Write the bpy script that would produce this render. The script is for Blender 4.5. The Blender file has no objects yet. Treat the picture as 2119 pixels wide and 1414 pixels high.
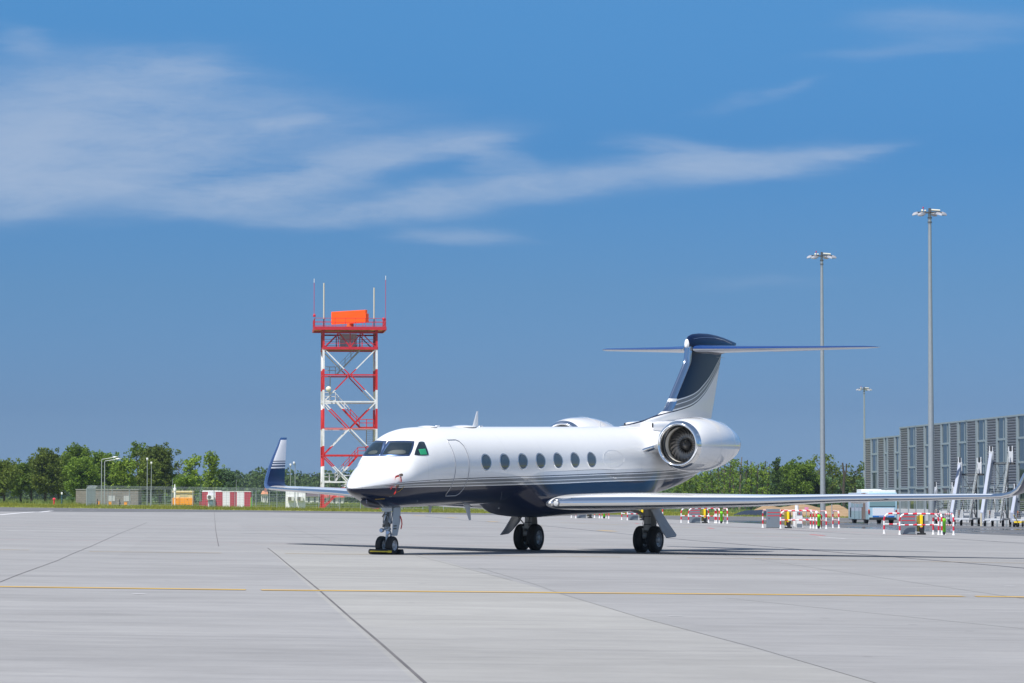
import bpy, bmesh, math, random
from mathutils import Vector, Matrix, noise
from mathutils.bvhtree import BVHTree
R = math.radians
PI = math.pi
sc = bpy.context.scene
COL = sc.collection

# ------------------------------------------------------------------ camera
F = 6750.0; CX = 1059.5; YH = 1033.0; CZ = 1.70
cam = bpy.data.objects.new('camera', bpy.data.cameras.new('camera'))
COL.objects.link(cam); sc.camera = cam
cam.location = (0, 0, CZ)
cam.rotation_euler = (R(90) + math.atan((YH - 707) / F), 0, 0)
cam.data.sensor_width = 36; cam.data.lens = 36 * F / 2119
cam.data.clip_start = 1; cam.data.clip_end = 20000

# ------------------------------------------------------------------ sky + sun
SUN = Vector((-.34, -.46, 1.0)).normalized()
sc.view_settings.view_transform = 'Standard'; sc.view_settings.look = 'None'
sc.view_settings.gamma = 1; sc.view_settings.exposure = .45
sc.cycles.use_denoising = True
sc.cycles.max_bounces = 8; sc.cycles.volume_bounces = 0
W = bpy.data.worlds.new('World'); sc.world = W; W.use_nodes = True

class NT:
    def __init__(s, tree): s.t = tree; s.n = tree.nodes; s.l = tree.links
    def new(s, typ, **k):
        nd = s.n.new(typ)
        for a, v in k.items():
            if a == 'ins':
                for kk, vv in v.items(): s.set(nd, kk, vv)
            else: setattr(nd, a, v)
        return nd
    def set(s, nd, key, v):
        i = nd.inputs[key]
        if isinstance(v, bpy.types.NodeSocket): s.l.new(v, i)
        else: i.default_value = v
    def m(s, op, a, b=None, c=None, clamp=False):
        nd = s.n.new('ShaderNodeMath'); nd.operation = op; nd.use_clamp = clamp
        s.set(nd, 0, a)
        if b is not None: s.set(nd, 1, b)
        if c is not None: s.set(nd, 2, c)
        return nd.outputs[0]
    def mix(s, f, a, b, mode='MIX'):
        nd = s.n.new('ShaderNodeMix'); nd.data_type = 'RGBA'; nd.blend_type = mode
        s.set(nd, 0, f); s.set(nd, 6, a); s.set(nd, 7, b)
        return nd.outputs[2]
    def ramp(s, f, stops, interp='LINEAR'):
        nd = s.n.new('ShaderNodeValToRGB'); cr = nd.color_ramp; cr.interpolation = interp
        while len(cr.elements) < len(stops): cr.elements.new(.5)
        for e, (p, c) in zip(cr.elements, stops):
            e.position = p; e.color = c if len(c) == 4 else (*c, 1)
        s.set(nd, 0, f)
        return nd.outputs[0]
    def noise(s, vec, scale, detail=4, rough=.55, dist=0, out=0):
        nd = s.n.new('ShaderNodeTexNoise'); s.set(nd, 'Vector', vec)
        nd.inputs['Scale'].default_value = scale; nd.inputs['Detail'].default_value = detail
        nd.inputs['Roughness'].default_value = rough; nd.inputs['Distortion'].default_value = dist
        return nd.outputs[out]
    def mapping(s, vec, loc=(0, 0, 0), rot=(0, 0, 0), scl=(1, 1, 1), typ='POINT'):
        nd = s.n.new('ShaderNodeMapping'); nd.vector_type = typ
        s.set(nd, 0, vec); nd.inputs[1].default_value = loc; nd.inputs[2].default_value = rot; nd.inputs[3].default_value = scl
        return nd.outputs[0]

def lin(c): return c / 12.92 if c <= .04045 else ((c + .055) / 1.055) ** 2.4
def srgb(r, g, b): return (lin(r / 255), lin(g / 255), lin(b / 255), 1)

def build_world():
    t = NT(W.node_tree); bg = t.n['Background']
    sky = t.new('ShaderNodeTexSky', sky_type='NISHITA', sun_disc=False, sun_elevation=math.asin(SUN.z),
                sun_rotation=math.atan2(SUN.x, SUN.y) % (2 * PI), air_density=1.0, dust_density=.5, ozone_density=2.0)
    geo = t.new('ShaderNodeTexCoord'); d = geo.outputs['Generated']
    sp = t.new('ShaderNodeSeparateXYZ', ins={0: d}); x, y, z = sp.outputs
    # the polarised deep blue of the low sky, as a filter over the sky texture
    meas = [(0.0, (183, 180, 161), (114, 142, 177)), (.0275, (198, 203, 186), (107, 141, 180)), (.064, (183, 202, 202), (97, 143, 188)),
            (.108, (162, 189, 205), (80, 139, 195)), (.151, (146, 176, 201), (82, 144, 201))]
    stops = []
    for p, a, b in meas:
        stops.append((p / .6, tuple(lin(bb / 255) / lin(aa / 255) / 1.3 / 1.366 for aa, bb in zip(a, b))))
    stops.append((.5, (.58, .60, .62))); stops.append((1.0, (.78, .76, .72)))
    tint = t.ramp(t.m('DIVIDE', z, .6), stops)
    base = t.mix(1.0, sky.outputs[0], tint, 'MULTIPLY')
    base = t.mix(1.0, base, (1.3, 1.3, 1.3, 1), 'MULTIPLY')
    # cirrus, laid out by direction (azimuth and elevation tangents)
    ys = t.m('MAXIMUM', y, .02)
    u = t.m('DIVIDE', x, ys); v = t.m('DIVIDE', z, ys)
    uv = t.new('ShaderNodeCombineXYZ', ins={0: u, 1: v, 2: 0.0}).outputs[0]
    st = t.mapping(uv, scl=(9, 30, 1))
    w1 = t.noise(st, 1.2, 3, .5, out=1)
    w2 = t.noise(t.mapping(uv, rot=(0, 0, R(6)), scl=(14, 120, 1)), 1.5, 5, .6, out=1)
    def off(c, amt):
        a = t.new('ShaderNodeVectorMath', operation='SUBTRACT', ins={0: c, 1: (.5, .5, .5)}).outputs[0]
        return t.new('ShaderNodeVectorMath', operation='MULTIPLY', ins={0: a, 1: amt}).outputs[0]
    uvw = t.new('ShaderNodeVectorMath', operation='ADD', ins={0: uv, 1: off(w1, (.035, .014, 0))}).outputs[0]
    uvw = t.new('ShaderNodeVectorMath', operation='ADD', ins={0: uvw, 1: off(w2, (.028, .0035, 0))}).outputs[0]
    blobs = [(130, 185, 270, 66, 2, .66), (230, 165, 160, 34, 4, .35), (200, 330, 330, 66, 3, .45), (60, 310, 300, 72, 0, .95), (150, 385, 150, 32, 8, .75), (20, 330, 120, 70, 0, .5), (470, 395, 150, 26, 8, .85),
             (640, 365, 190, 32, 10, .6), (800, 322, 170, 26, 10, .7), (980, 312, 90, 16, 0, .6), (620, 430, 220, 15, 2, .55), (830, 412, 180, 18, 7, .6),
             (1010, 396, 180, 24, 3, .55), (1050, 345, 70, 26, -20, .4), (1210, 382, 150, 24, 3, .5), (1400, 330, 90, 22, -10, .75), (1480, 348, 170, 22, 3, .8),
             (1640, 330, 120, 20, 10, .5), (1780, 303, 90, 9, 12, .4), (600, 250, 62, 11, -2, .8), (930, 475, 110, 17, -4, .45), (1550, 200, 90, 16, 15, .16),
             (1640, 170, 24, 12, 20, .2), (1960, 45, 130, 22, 2, .3), (1900, 95, 160, 12, 5, .2), (330, 118, 130, 26, -4, .4), (20, 75, 60, 20, -15, .3),
             (1570, 582, 120, 12, 0, .12), (700, 270, 160, 40, 5, .22), (420, 250, 220, 60, 4, .4)]
    tot = None
    for (px, py, sx, sy, rot, amp) in blobs:
        mp = t.mapping(uvw, loc=((px - CX) / F, (YH - py) / F, 0), rot=(0, 0, R(rot)), scl=(sx * 1.15 / F, sy * 1.25 / F, 1), typ='TEXTURE')
        q = t.new('ShaderNodeVectorMath', operation='DOT_PRODUCT', ins={0: mp, 1: mp}).outputs['Value']
        e = t.m('EXPONENT', t.m('MULTIPLY', t.m('POWER', q, 1.35), -1.0))
        tot = t.m('MULTIPLY', e, amp) if tot is None else t.m('MULTIPLY_ADD', e, amp, tot)
    n1 = t.noise(t.mapping(uvw, rot=(0, 0, R(8)), scl=(26, 95, 1)), 1.0, 9, .72)
    n2 = t.noise(t.mapping(uvw, rot=(0, 0, R(-5)), scl=(8, 22, 1)), 1.0, 4, .5)
    tex = t.m('ADD', t.m('MULTIPLY', n1, 1.3), t.m('MULTIPLY', n2, .5))
    dens = t.m('MULTIPLY', tot, t.m('MAXIMUM', t.m('ADD', t.m('MULTIPLY', tex, 2.0), -.95), 0.0))
    dens = t.m('SUBTRACT', 1.0, t.m('EXPONENT', t.m('MULTIPLY', dens, -1.25)))
    dens = t.m('MULTIPLY', dens, .74)
    front = t.m('MULTIPLY', t.m('GREATER_THAN', y, .3), t.m('LESS_THAN', v, .4))
    dens = t.m('MULTIPLY', dens, front)
    bgc = t.mix(dens, base, tuple(c * 7.4 for c in srgb(176, 192, 216)[:3]) + (1,))
    # soft high cloud elsewhere in the sky, seen only as reflections
    n3 = t.noise(t.mapping(d, scl=(1.2, 1.2, 3)), 1.6, 6, .6)
    other = t.m('MULTIPLY', t.m('MULTIPLY', t.m('SUBTRACT', n3, .5), 3.0, clamp=True), t.m('SUBTRACT', 1.0, front))
    other = t.m('MULTIPLY', other, .5)
    bgc = t.mix(other, bgc, (6.5, 6.8, 7.2, 1))
    t.l.new(bgc, bg.inputs[0]); bg.inputs[1].default_value = .1
build_world()
W.cycles.sampling_method = 'MANUAL'; W.cycles.sample_map_resolution = 512
sun = bpy.data.objects.new('sun', bpy.data.lights.new('sun', 'SUN'))
COL.objects.link(sun); sun.data.energy = 4.4; sun.data.angle = R(.53); sun.data.color = (1, .965, .91)
sun.rotation_euler = (-SUN).to_track_quat('-Z', 'Y').to_euler(); sun.location = (0, 0, 60)

# ------------------------------------------------------------------ helpers
def tag(o, label=None, cat=None, group=None, kind=None):
    if label: o['label'] = label
    if cat: o['category'] = cat
    if group: o['group'] = group
    if kind: o['kind'] = kind
    return o

def empty(name, loc=(0, 0, 0), rz=0, label=None, cat=None, group=None):
    o = bpy.data.objects.new(name, None); COL.objects.link(o)
    o.location = loc; o.rotation_euler = (0, 0, rz); o.empty_display_size = .5
    return tag(o, label, cat, group)

def kids(o): return [c for c in bpy.data.objects if c.parent == o]
def copy_tree(o, parent=None):
    c = o.copy(); COL.objects.link(c)
    if parent is not None: c.parent = parent
    for ch in kids(o): copy_tree(ch, c)
    return c

class MB:
    def __init__(s): s.v = []; s.f = []; s.mi = []; s.cm = 0
    def add(s, vs, fs):
        b = len(s.v); s.v += [tuple(v) for v in vs]
        for f in fs: s.f.append(tuple(b + i for i in f)); s.mi.append(s.cm)
        return s
    def box(s, c, d, rz=0, M=None, bev=0):
        hx, hy, hz = d[0] / 2, d[1] / 2, d[2] / 2
        ps = [Vector((x, y, z)) for x in (-hx, hx) for y in (-hy, hy) for z in (-hz, hz)]
        if rz: ps = [Matrix.Rotation(rz, 3, 'Z') @ p for p in ps]
        if M is not None: ps = [M @ p for p in ps]
        c = Vector(c)
        return s.add([p + c for p in ps], [(0, 1, 3, 2), (4, 6, 7, 5), (0, 4, 5, 1), (2, 3, 7, 6), (0, 2, 6, 4), (1, 5, 7, 3)])
    def bar(s, a, b, w, h=None, up=(0, 0, 1)):
        a = Vector(a); b = Vector(b); h = h or w; d = (b - a).normalized(); up = Vector(up)
        if abs(d.dot(up)) > .98: up = Vector((1, 0, 0))
        sx = d.cross(up).normalized() * (w / 2); sz = sx.cross(d).normalized() * (h / 2)
        vs = [p + i * sx + j * sz for p in (a, b) for i, j in ((-1, -1), (1, -1), (1, 1), (-1, 1))]
        return s.add(vs, [(0, 3, 2, 1), (4, 5, 6, 7), (0, 1, 5, 4), (1, 2, 6, 5), (2, 3, 7, 6), (3, 0, 4, 7)])
    def tube(s, pts, r, n=10, caps=True):
        pts = [Vector(p) for p in pts]; rs = r if isinstance(r, (list, tuple)) else [r] * len(pts)
        rings = []; prev = None
        for i, p in enumerate(pts):
            d = (pts[min(i + 1, len(pts) - 1)] - pts[max(i - 1, 0)]).normalized()
            if prev is None:
                a = Vector((0, 0, 1)) if abs(d.z) < .9 else Vector((1, 0, 0))
                x = d.cross(a).normalized()
            else: x = (prev - d * prev.dot(d)).normalized()
            prev = x; y = d.cross(x)
            rings.append([p + (x * math.cos(2 * PI * k / n) + y * math.sin(2 * PI * k / n)) * rs[i] for k in range(n)])
        return s.loft(rings, caps)
    def loft(s, rings, caps=True, closed=True):
        n = len(rings[0]); vs = [p for r in rings for p in r]; fs = []
        for i in range(len(rings) - 1):
            for k in range(n if closed else n - 1):
                k2 = (k + 1) % n
                fs.append((i * n + k, i * n + k2, (i + 1) * n + k2, (i + 1) * n + k))
        if caps and closed:
            fs.append(tuple(range(n - 1, -1, -1))); fs.append(tuple((len(rings) - 1) * n + k for k in range(n)))
        return s.add(vs, fs)
    def rev(s, prof, c=(0, 0, 0), axis='X', n=32, caps=False):
        rings = []
        for a, r in prof:
            ring = []
            for k in range(n):
                q = 2 * PI * k / n; p, w = r * math.cos(q), r * math.sin(q)
                v = {'X': (a, p, w), 'Y': (p, a, w), 'Z': (p, w, a)}[axis]
                ring.append((v[0] + c[0], v[1] + c[1], v[2] + c[2]))
            rings.append(ring)
        return s.loft(rings, caps)
    def prism(s, poly, z0, z1, M=None):
        n = len(poly); vs = [Vector((x, y, z)) for z in (z0, z1) for x, y in poly]
        if M is not None: vs = [M @ v for v in vs]
        fs = [tuple(range(n - 1, -1, -1)), tuple(range(n, 2 * n))] + [(k, (k + 1) % n, n + (k + 1) % n, n + k) for k in range(n)]
        return s.add(vs, fs)
    def grid(s, fn, nu, nv):
        vs = [fn(i / nu, j / nv) for i in range(nu + 1) for j in range(nv + 1)]
        fs = [(i * (nv + 1) + j, (i + 1) * (nv + 1) + j, (i + 1) * (nv + 1) + j + 1, i * (nv + 1) + j + 1) for i in range(nu) for j in range(nv)]
        return s.add(vs, fs)
    def build(s, name, mat, parent=None, smooth=35, bevel=0, recalc=True):
        me = bpy.data.meshes.new(name); me.from_pydata(s.v, [], s.f)
        mats = mat if isinstance(mat, (list, tuple)) else [mat]
        for m in mats: me.materials.append(m)
        if len(mats) > 1: me.polygons.foreach_set('material_index', s.mi)
        if recalc:
            bm = bmesh.new(); bm.from_mesh(me); bmesh.ops.recalc_face_normals(bm, faces=bm.faces); bm.to_mesh(me); bm.free()
        if smooth:
            me.polygons.foreach_set('use_smooth', [True] * len(me.polygons)); me.set_sharp_from_angle(angle=R(smooth))
        o = bpy.data.objects.new(name, me); COL.objects.link(o)
        if parent is not None: o.parent = parent
        if bevel:
            b = o.modifiers.new('bevel', 'BEVEL'); b.width = bevel; b.segments = 2; b.limit_method = 'ANGLE'; b.angle_limit = R(40)
        return o

MATS = {}
def mat(name, col=(.5, .5, .5), rough=.5, metal=0, coat=0, spec=.5, var=0, vscale=3, bump=0, bscale=30, ior=None, emit=None):
    if name in MATS: return MATS[name]
    m = bpy.data.materials.new(name); m.use_nodes = True; t = NT(m.node_tree); p = t.n['Principled BSDF']
    c = (*col[:3], 1)
    p.inputs['Base Color'].default_value = c; p.inputs['Roughness'].default_value = rough
    p.inputs['Metallic'].default_value = metal; p.inputs['Coat Weight'].default_value = coat; p.inputs['Coat Roughness'].default_value = .04
    p.inputs['Specular IOR Level'].default_value = spec
    if ior: p.inputs['IOR'].default_value = ior
    tc = t.new('ShaderNodeTexCoord').outputs['Object']
    if var:
        n = t.noise(tc, vscale, 6, .6)
        f = t.m('MULTIPLY_ADD', n, 2 * var, 1 - var)
        cc = t.mix(1.0, c, t.new('ShaderNodeCombineColor', ins={0: f, 1: f, 2: f}).outputs[0], 'MULTIPLY')
        t.l.new(cc, p.inputs['Base Color'])
        r = t.m('MULTIPLY_ADD', n, .25, rough - .12, clamp=True); t.l.new(r, p.inputs['Roughness'])
    if bump:
        b = t.new('ShaderNodeBump', ins={'Strength': bump, 'Distance': .02, 'Height': t.noise(tc, bscale, 5, .6)})
        t.l.new(b.outputs[0], p.inputs['Normal'])
    if emit:
        p.inputs['Emission Color'].default_value = (*emit[:3], 1); p.inputs['Emission Strength'].default_value = 1
    MATS[name] = m
    return m

WHITE = mat('white_paint', (.8, .8, .8), .35, var=.06, vscale=2)
JETW = mat('jet_white', (.84, .84, .84), .16, coat=.6, var=.02, vscale=.7)
CHROME = mat('polished_metal', (.86, .87, .88), .09, 1)
STEEL = mat('galvanised_steel', (.42, .45, .46), .45, .55, var=.15, vscale=4)
DSTEEL = mat('dark_steel', (.12, .125, .13), .5, .4, var=.2)
RUBBER = mat('rubber', (.018, .018, .019), .7, var=.25, vscale=12)
BLACK = mat('black_paint', (.02, .02, .022), .5)
RED = mat('red_paint', (.55, .025, .04), .4, var=.08)
YELLOW = mat('yellow_paint', (.85, .6, .02), .45)
GREYM = mat('grey_paint', (.3, .33, .36), .45, var=.08)
LGREY = mat('light_grey_paint', (.55, .57, .6), .45, var=.08)
GLASS = mat('dark_glass', (.03, .035, .04), .04, spec=.8, ior=1.6)
BGLASS = mat('facade_glass', (.035, .05, .055), .03, spec=1.0, ior=1.9)
GEARM = mat('gear_paint', (.42, .42, .40), .42, var=.12, vscale=8)
GEARD = mat('gear_dark', (.1, .1, .1), .5, .3, var=.3, vscale=15)
LENS = mat('lamp_glass', (.6, .62, .65), .08, spec=1)
NAVY = mat('navy_paint', (.006, .013, .045), .1, coat=1, ior=1.5)

# ------------------------------------------------------------------ ground shape (the apron drains to the right)
def lerpt(x, xs, ys):
    if x <= xs[0]: return ys[0]
    for i in range(1, len(xs)):
        if x <= xs[i]:
            t = (x - xs[i - 1]) / (xs[i] - xs[i - 1]); return ys[i - 1] + (ys[i] - ys[i - 1]) * t
    return ys[-1]
def gz(X, D):
    X = max(-150, min(150, X))
    return -.0135 * X * lerpt(D, [0, 450, 1000], [1, 1, 0]) - lerpt(D, [0, 90, 108, 150, 320, 380], [-.035, -.035, 0, .09, .09, 0])
def G(px, py):
    lo, hi = 8, 3000
    for _ in range(60):
        m = (lo + hi) / 2
        if YH - F * (gz((px - CX) / F * m, m) - CZ) / m > py: lo = m
        else: hi = m
    return (px - CX) / F * m, m
def XA(px, D): return (px - CX) * D / F
def ZA(py, D): return CZ + (YH - py) * D / F
def foot(px, D, t=False): X = XA(px, D); return Vector((X, D, (terr if t else gz)(X, D)))
EDGE = [(-400, 340), (-58, 372), (-2, 385), (40, 392), (400, 400)]      # apron / grass border
def edge_y(X): return lerpt(X, [e[0] for e in EDGE], [e[1] for e in EDGE])
def conc_x(D): return 30.3 - .118 * (D - 192)                            # right border of the concrete
def conc_y(X): return lerpt(X, [-400, -47, -28, 0, 400], [255, 300, 343, 350, 352])

def terr(X, D):   # the meadow behind the apron lies a little higher
    return gz(X, D) + lerpt(D - edge_y(X), [-3, 0, 5, 35], [-.06, -.02, .06, .2])

# ------------------------------------------------------------------ ground, apron, markings
def concrete_mat():
    m = bpy.data.materials.new('concrete'); m.use_nodes = True; t = NT(m.node_tree); p = t.n['Principled BSDF']
    pos = t.new('ShaderNodeNewGeometry').outputs['Position']
    sp = t.new('ShaderNodeSeparateXYZ', ins={0: pos}); x, y, z = sp.outputs
    u = t.m('MULTIPLY_ADD', y, .093, x)                     # across the paving lanes
    lane = t.m('FLOOR', t.m('DIVIDE', t.m('SUBTRACT', u, 1.87), 4.32))
    vv = t.m('MULTIPLY_ADD', x, -.093, y)
    slab = t.m('FLOOR', t.m('DIVIDE', vv, 42.0))
    wn = t.new('ShaderNodeTexWhiteNoise', noise_dimensions='2D', ins={0: t.new('ShaderNodeCombineXYZ', ins={0: lane, 1: slab, 2: 0.0}).outputs[0]}).outputs[0]
    lw = t.new('ShaderNodeTexWhiteNoise', noise_dimensions='1D', ins={1: lane}).outputs[0]
    warm = t.m('MULTIPLY', t.m('COMPARE', lane, 0.0, .2), t.m('LESS_THAN', vv, 102.5))
    base = t.mix(warm, (.266, .264, .268, 1), (.294, .290, .281, 1))
    base = t.mix(t.m('MULTIPLY', wn, .35), base, (.236, .234, .238, 1))
    n1 = t.noise(t.mapping(pos, rot=(0, 0, R(-3)), scl=(.05, .16, .1)), 1.0, 6, .6)
    n2 = t.noise(t.mapping(pos, scl=(.6, 1.0, 1)), 1.0, 7, .65)
    n3 = t.noise(pos, 9, 5, .7)
    f = t.m('ADD', t.m('ADD', t.m('MULTIPLY_ADD', n1, .60, .70), t.m('MULTIPLY_ADD', n2, .44, -.22)), t.m('MULTIPLY_ADD', n3, .16, -.08))
    base = t.mix(1.0, base, t.new('ShaderNodeCombineColor', ins={0: f, 1: f, 2: f}).outputs[0], 'MULTIPLY')
    # tyre streaks and small oil spots
    n4 = t.noise(t.mapping(pos, rot=(0, 0, R(2)), scl=(.05, 2.2, 1)), 1.0, 4, .6)
    st = t.m('MULTIPLY', t.m('SUBTRACT', n4, .54), 4.0, clamp=True)
    base = t.mix(t.m('MULTIPLY', st, .42), base, (.14, .14, .15, 1))
    n5 = t.noise(t.mapping(pos, loc=(7, 3, 0), scl=(.22, .5, 1)), 1.0, 8, .72)
    base = t.mix(t.m('MULTIPLY', t.m('SUBTRACT', n5, .55), 3.0, clamp=True), base, (.17, .168, .172, 1))
    n6 = t.noise(t.mapping(pos, loc=(31, 13, 0), scl=(.16, .9, 1)), 1.0, 7, .7)
    base = t.mix(t.m('MULTIPLY', t.m('SUBTRACT', n6, .56), 2.2, clamp=True), base, (.37, .368, .36, 1))
    vo = t.new('ShaderNodeTexVoronoi', ins={'Vector': pos, 'Scale': .55}); sp2 = t.m('LESS_THAN', vo.outputs['Distance'], .045)
    base = t.mix(t.m('MULTIPLY', sp2, .5), base, (.10, .10, .105, 1))
    t.l.new(base, p.inputs['Base Color'])
    p.inputs['Roughness'].default_value = .82; p.inputs['Specular IOR Level'].default_value = .3
    b = t.new('ShaderNodeBump', ins={'Strength': .25, 'Distance': .01, 'Height': t.noise(pos, 40, 5, .7)})
    t.l.new(b.outputs[0], p.inputs['Normal'])
    return m
def asphalt_mat():
    m = bpy.data.materials.new('asphalt'); m.use_nodes = True; t = NT(m.node_tree); p = t.n['Principled BSDF']
    pos = t.new('ShaderNodeNewGeometry').outputs['Position']
    sp = t.new('ShaderNodeSeparateXYZ', ins={0: pos}); x, y, z = sp.outputs
    n1 = t.noise(t.mapping(pos, scl=(.12, .08, 1)), 1, 6, .6); n2 = t.noise(pos, 3, 5, .7)
    f = t.m('ADD', t.m('MULTIPLY', n1, .7), t.m('MULTIPLY', n2, .35))
    c = t.ramp(f, [(.3, (.085, .087, .093)), (.75, (.15, .15, .157))])
    # standing water in the low ground by the concrete border
    wet = t.noise(t.mapping(pos, scl=(.10, .05, 1)), 1, 5, .62)
    near = t.m('MULTIPLY', t.m('GREATER_THAN', x, 14.0), t.m('LESS_THAN', y, 318.0))
    wm = t.m('MULTIPLY', t.m('MULTIPLY', t.m('SUBTRACT', wet, .465), 14.0, clamp=True), near)
    c = t.mix(wm, c, (.03, .03, .032, 1))
    t.l.new(c, p.inputs['Base Color'])
    t.l.new(t.m('MULTIPLY_ADD', wm, -.78, .85), p.inputs['Roughness'])
    return m
def grass_mat(name, stops, sc_=.05):
    m = bpy.data.materials.new(name); m.use_nodes = True; t = NT(m.node_tree); p = t.n['Principled BSDF']
    pos = t.new('ShaderNodeNewGeometry').outputs['Position']
    n1 = t.noise(t.mapping(pos, scl=(sc_, sc_ * 2.5, 1)), 1, 7, .65); n2 = t.noise(pos, 1.5, 4, .7)
    c = t.ramp(t.m('ADD', t.m('MULTIPLY', n1, .7), t.m('MULTIPLY', n2, .3)), stops)
    t.l.new(c, p.inputs['Base Color']); p.inputs['Roughness'].default_value = .9; p.inputs['Specular IOR Level'].default_value = .1
    return m
CONC = concrete_mat(); ASPH = asphalt_mat()
MEADOW = grass_mat('meadow', [(.3, (.14, .19, .035)), (.5, (.24, .27, .06)), (.62, (.30, .28, .09)), (.75, (.17, .23, .045))])

ROWS = [2, 45, 90, 108, 150, 200, 255, 300, 320, 343, 350]
mb = MB()
def sheet(mb, rows, xl, xr, dz, fz=gz, nx=1):
    vs = []; fs = []
    for D in rows:
        a, b = xl(D), xr(D)
        for i in range(nx + 1):
            X = a + (b - a) * i / nx; vs.append((X, D, fz(X, D) + dz))
    n = nx + 1
    for j in range(len(rows) - 1):
        for i in range(nx): fs.append((j * n + i, j * n + i + 1, (j + 1) * n + i + 1, (j + 1) * n + i))
    mb.add(vs, fs)
sheet(mb, ROWS, lambda D: lerpt(D, [255, 300, 343, 350], [-150, -47, -28, -.5]), lambda D: min(150, conc_x(D)), .008)
tag(mb.build('apron', CONC, smooth=0), kind='structure')
mb = MB()
vs = []; cols = [-150, -100, -58, -2, 40, 100, 150]; rows = [2, 90, 108, 150, 320, 335]
for c in range(len(cols)):
    for r in rows: vs.append((cols[c], r, gz(cols[c], r)))
    e = edge_y(cols[c])
    for q in sorted([min(380, e), e]) : vs.append((cols[c], q, gz(cols[c], q)))
n = len(rows) + 2
mb.add(vs, [(c * n + r, (c + 1) * n + r, (c + 1) * n + r + 1, c * n + r + 1) for c in range(len(cols) - 1) for r in range(n - 1)])
tag(mb.build('asphalt_apron', ASPH, smooth=0), kind='structure')
mb = MB()
xs = [-9000, -2500, -700, -300, -150] + list(range(-140, 150, 10)) + [150, 300, 700, 2500, 9000]
ds = [-3000, -200, 0, 90, 108, 150, 250, 320, 336] + [338 + 2 * i for i in range(50)] + [450, 480, 520, 600, 700, 850, 1000, 2000, 4000, 12000]
vs = [(X, D, terr(X, D)) for X in xs for D in ds]; n = len(ds)
mb.add(vs, [(i * n + j, (i + 1) * n + j, (i + 1) * n + j + 1, i * n + j + 1) for i in range(len(xs) - 1) for j in range(n - 1)])
tag(mb.build('ground', MEADOW), kind='structure')

def strip(mb, pts, w, dz=.016, seg=None):
    # flat painted strip through ground points, cut where the ground bends
    P = []
    brk = [90, 108, 150, 320]
    for (a, b) in zip(pts[:-1], pts[1:]):
        ts = sorted([0] + [(k - a[1]) / (b[1] - a[1]) for k in brk if abs(b[1] - a[1]) > 1e-6 and 0 < (k - a[1]) / (b[1] - a[1]) < 1])
        P += [(a[0] + (b[0] - a[0]) * q, a[1] + (b[1] - a[1]) * q) for q in ts]
    P.append(pts[-1]); vs = []
    for i, p in enumerate(P):
        q0 = P[max(0, i - 1)]; q1 = P[min(len(P) - 1, i + 1)]
        d = Vector((q1[0] - q0[0], q1[1] - q0[1])).normalized(); nrm = Vector((-d.y, d.x)) * w / 2
        for sgn in (1, -1):
            X, D = p[0] + nrm.x * sgn, p[1] + nrm.y * sgn; vs.append((X, D, gz(X, D) + dz))
    mb.add(vs, [(2 * i, 2 * i + 1, 2 * i + 3, 2 * i + 2) for i in range(len(P) - 1)])
def marking_mat(name, col, keep=.5, sc_=1.5):
    m = mat(name, col, .7); m.node_tree
    t = NT(m.node_tree); p = t.n['Principled BSDF']
    pos = t.new('ShaderNodeNewGeometry').outputs['Position']
    n = t.noise(t.mapping(pos, scl=(sc_, sc_, 1)), 1, 6, .7)
    f = t.m('MULTIPLY', t.m('SUBTRACT', n, keep), 6.0, clamp=True)
    t.l.new(t.mix(f, (*col, 1), (.27, .272, .29, 1)), p.inputs['Base Color'])
    return m
YEL = marking_mat('yellow_marking', (.52, .33, .08), .60, .7); YELW = marking_mat('worn_yellow_marking', (.40, .29, .13), .5)
WHT = marking_mat('white_marking', (.6, .6, .62), .55); WHTW = marking_mat('worn_white_marking', (.40, .41, .43), .47, .8)
REDM = marking_mat('red_marking', (.5, .2, .22), .5); REDB = marking_mat('bright_red_marking', (.6, .06, .06), .55)
JOINT = mat('joint_filler', (.12, .112, .115), .8, var=.5, vscale=.6); SLOT = mat('drain_slot', (.035, .033, .05), .7)
def line(name, m, segs, w, dz=.016):
    mb = MB()
    for s in segs: strip(mb, [G(*p) for p in s], w, dz)
    return tag(mb.build(name, m, smooth=0), kind='structure')
line('yellow_line', YEL, [[(-60, 1214.3), (510, 1221.5)], [(542, 1222), (1990, 1234.8)], [(2016, 1235), (2200, 1237.6)]], .48)
line('yellow_line', YELW, [[(-30, 1138), (62, 1139)], [(186, 1142.2), (460, 1145.2)], [(590, 1146.3), (1010, 1150.5)], [(1010, 1150.5), (1285, 1153.5)], [(1420, 1155), (1700, 1158.5)], [(1560, 1157), (2119, 1166)]], .28)
line('yellow_line', YEL, [[(855, 1067), (880, 1068.2)], [(925, 1071), (945, 1072)], [(1095, 1087.5), (1118, 1089)], [(1240, 1098), (1272, 1100)], [(1010, 1079.3), (1030, 1080.4)]], .5)
line('white_line', WHT, [[(16, 1099), (42, 1099.2)], [(68, 1099.3), (143, 1100.6)]], .35)
line('white_line', WHTW, [[(150, 1101), (420, 1103.5)], [(500, 1104), (790, 1108)], [(860, 1107), (1030, 1110)], [(600, 1112), (700, 1113)]], .5)
line('white_line', WHT, [[(0, 1066), (40, 1062.3), (75, 1059.8)], [(82, 1060.5), (108, 1057.6)], [(143, 1056.7), (153, 1056.7)], [(170, 1056.6), (198, 1056.8)]], .55)
line('white_line', WHTW, [[(0, 1055), (110, 1055.4)]], .5)
line('white_line', WHT, [[(1690, 1111.5), (1750, 1115.5)], [(1860, 1112), (1985, 1118)], [(2040, 1119.5), (2119, 1121.5)]], .28)
line('white_line', WHT, [[(284, 1229.5), (295, 1230.2)], [(2082, 1214), (2092, 1214.6)], [(1395, 1276), (1398, 1276.3)]], .22)
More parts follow.
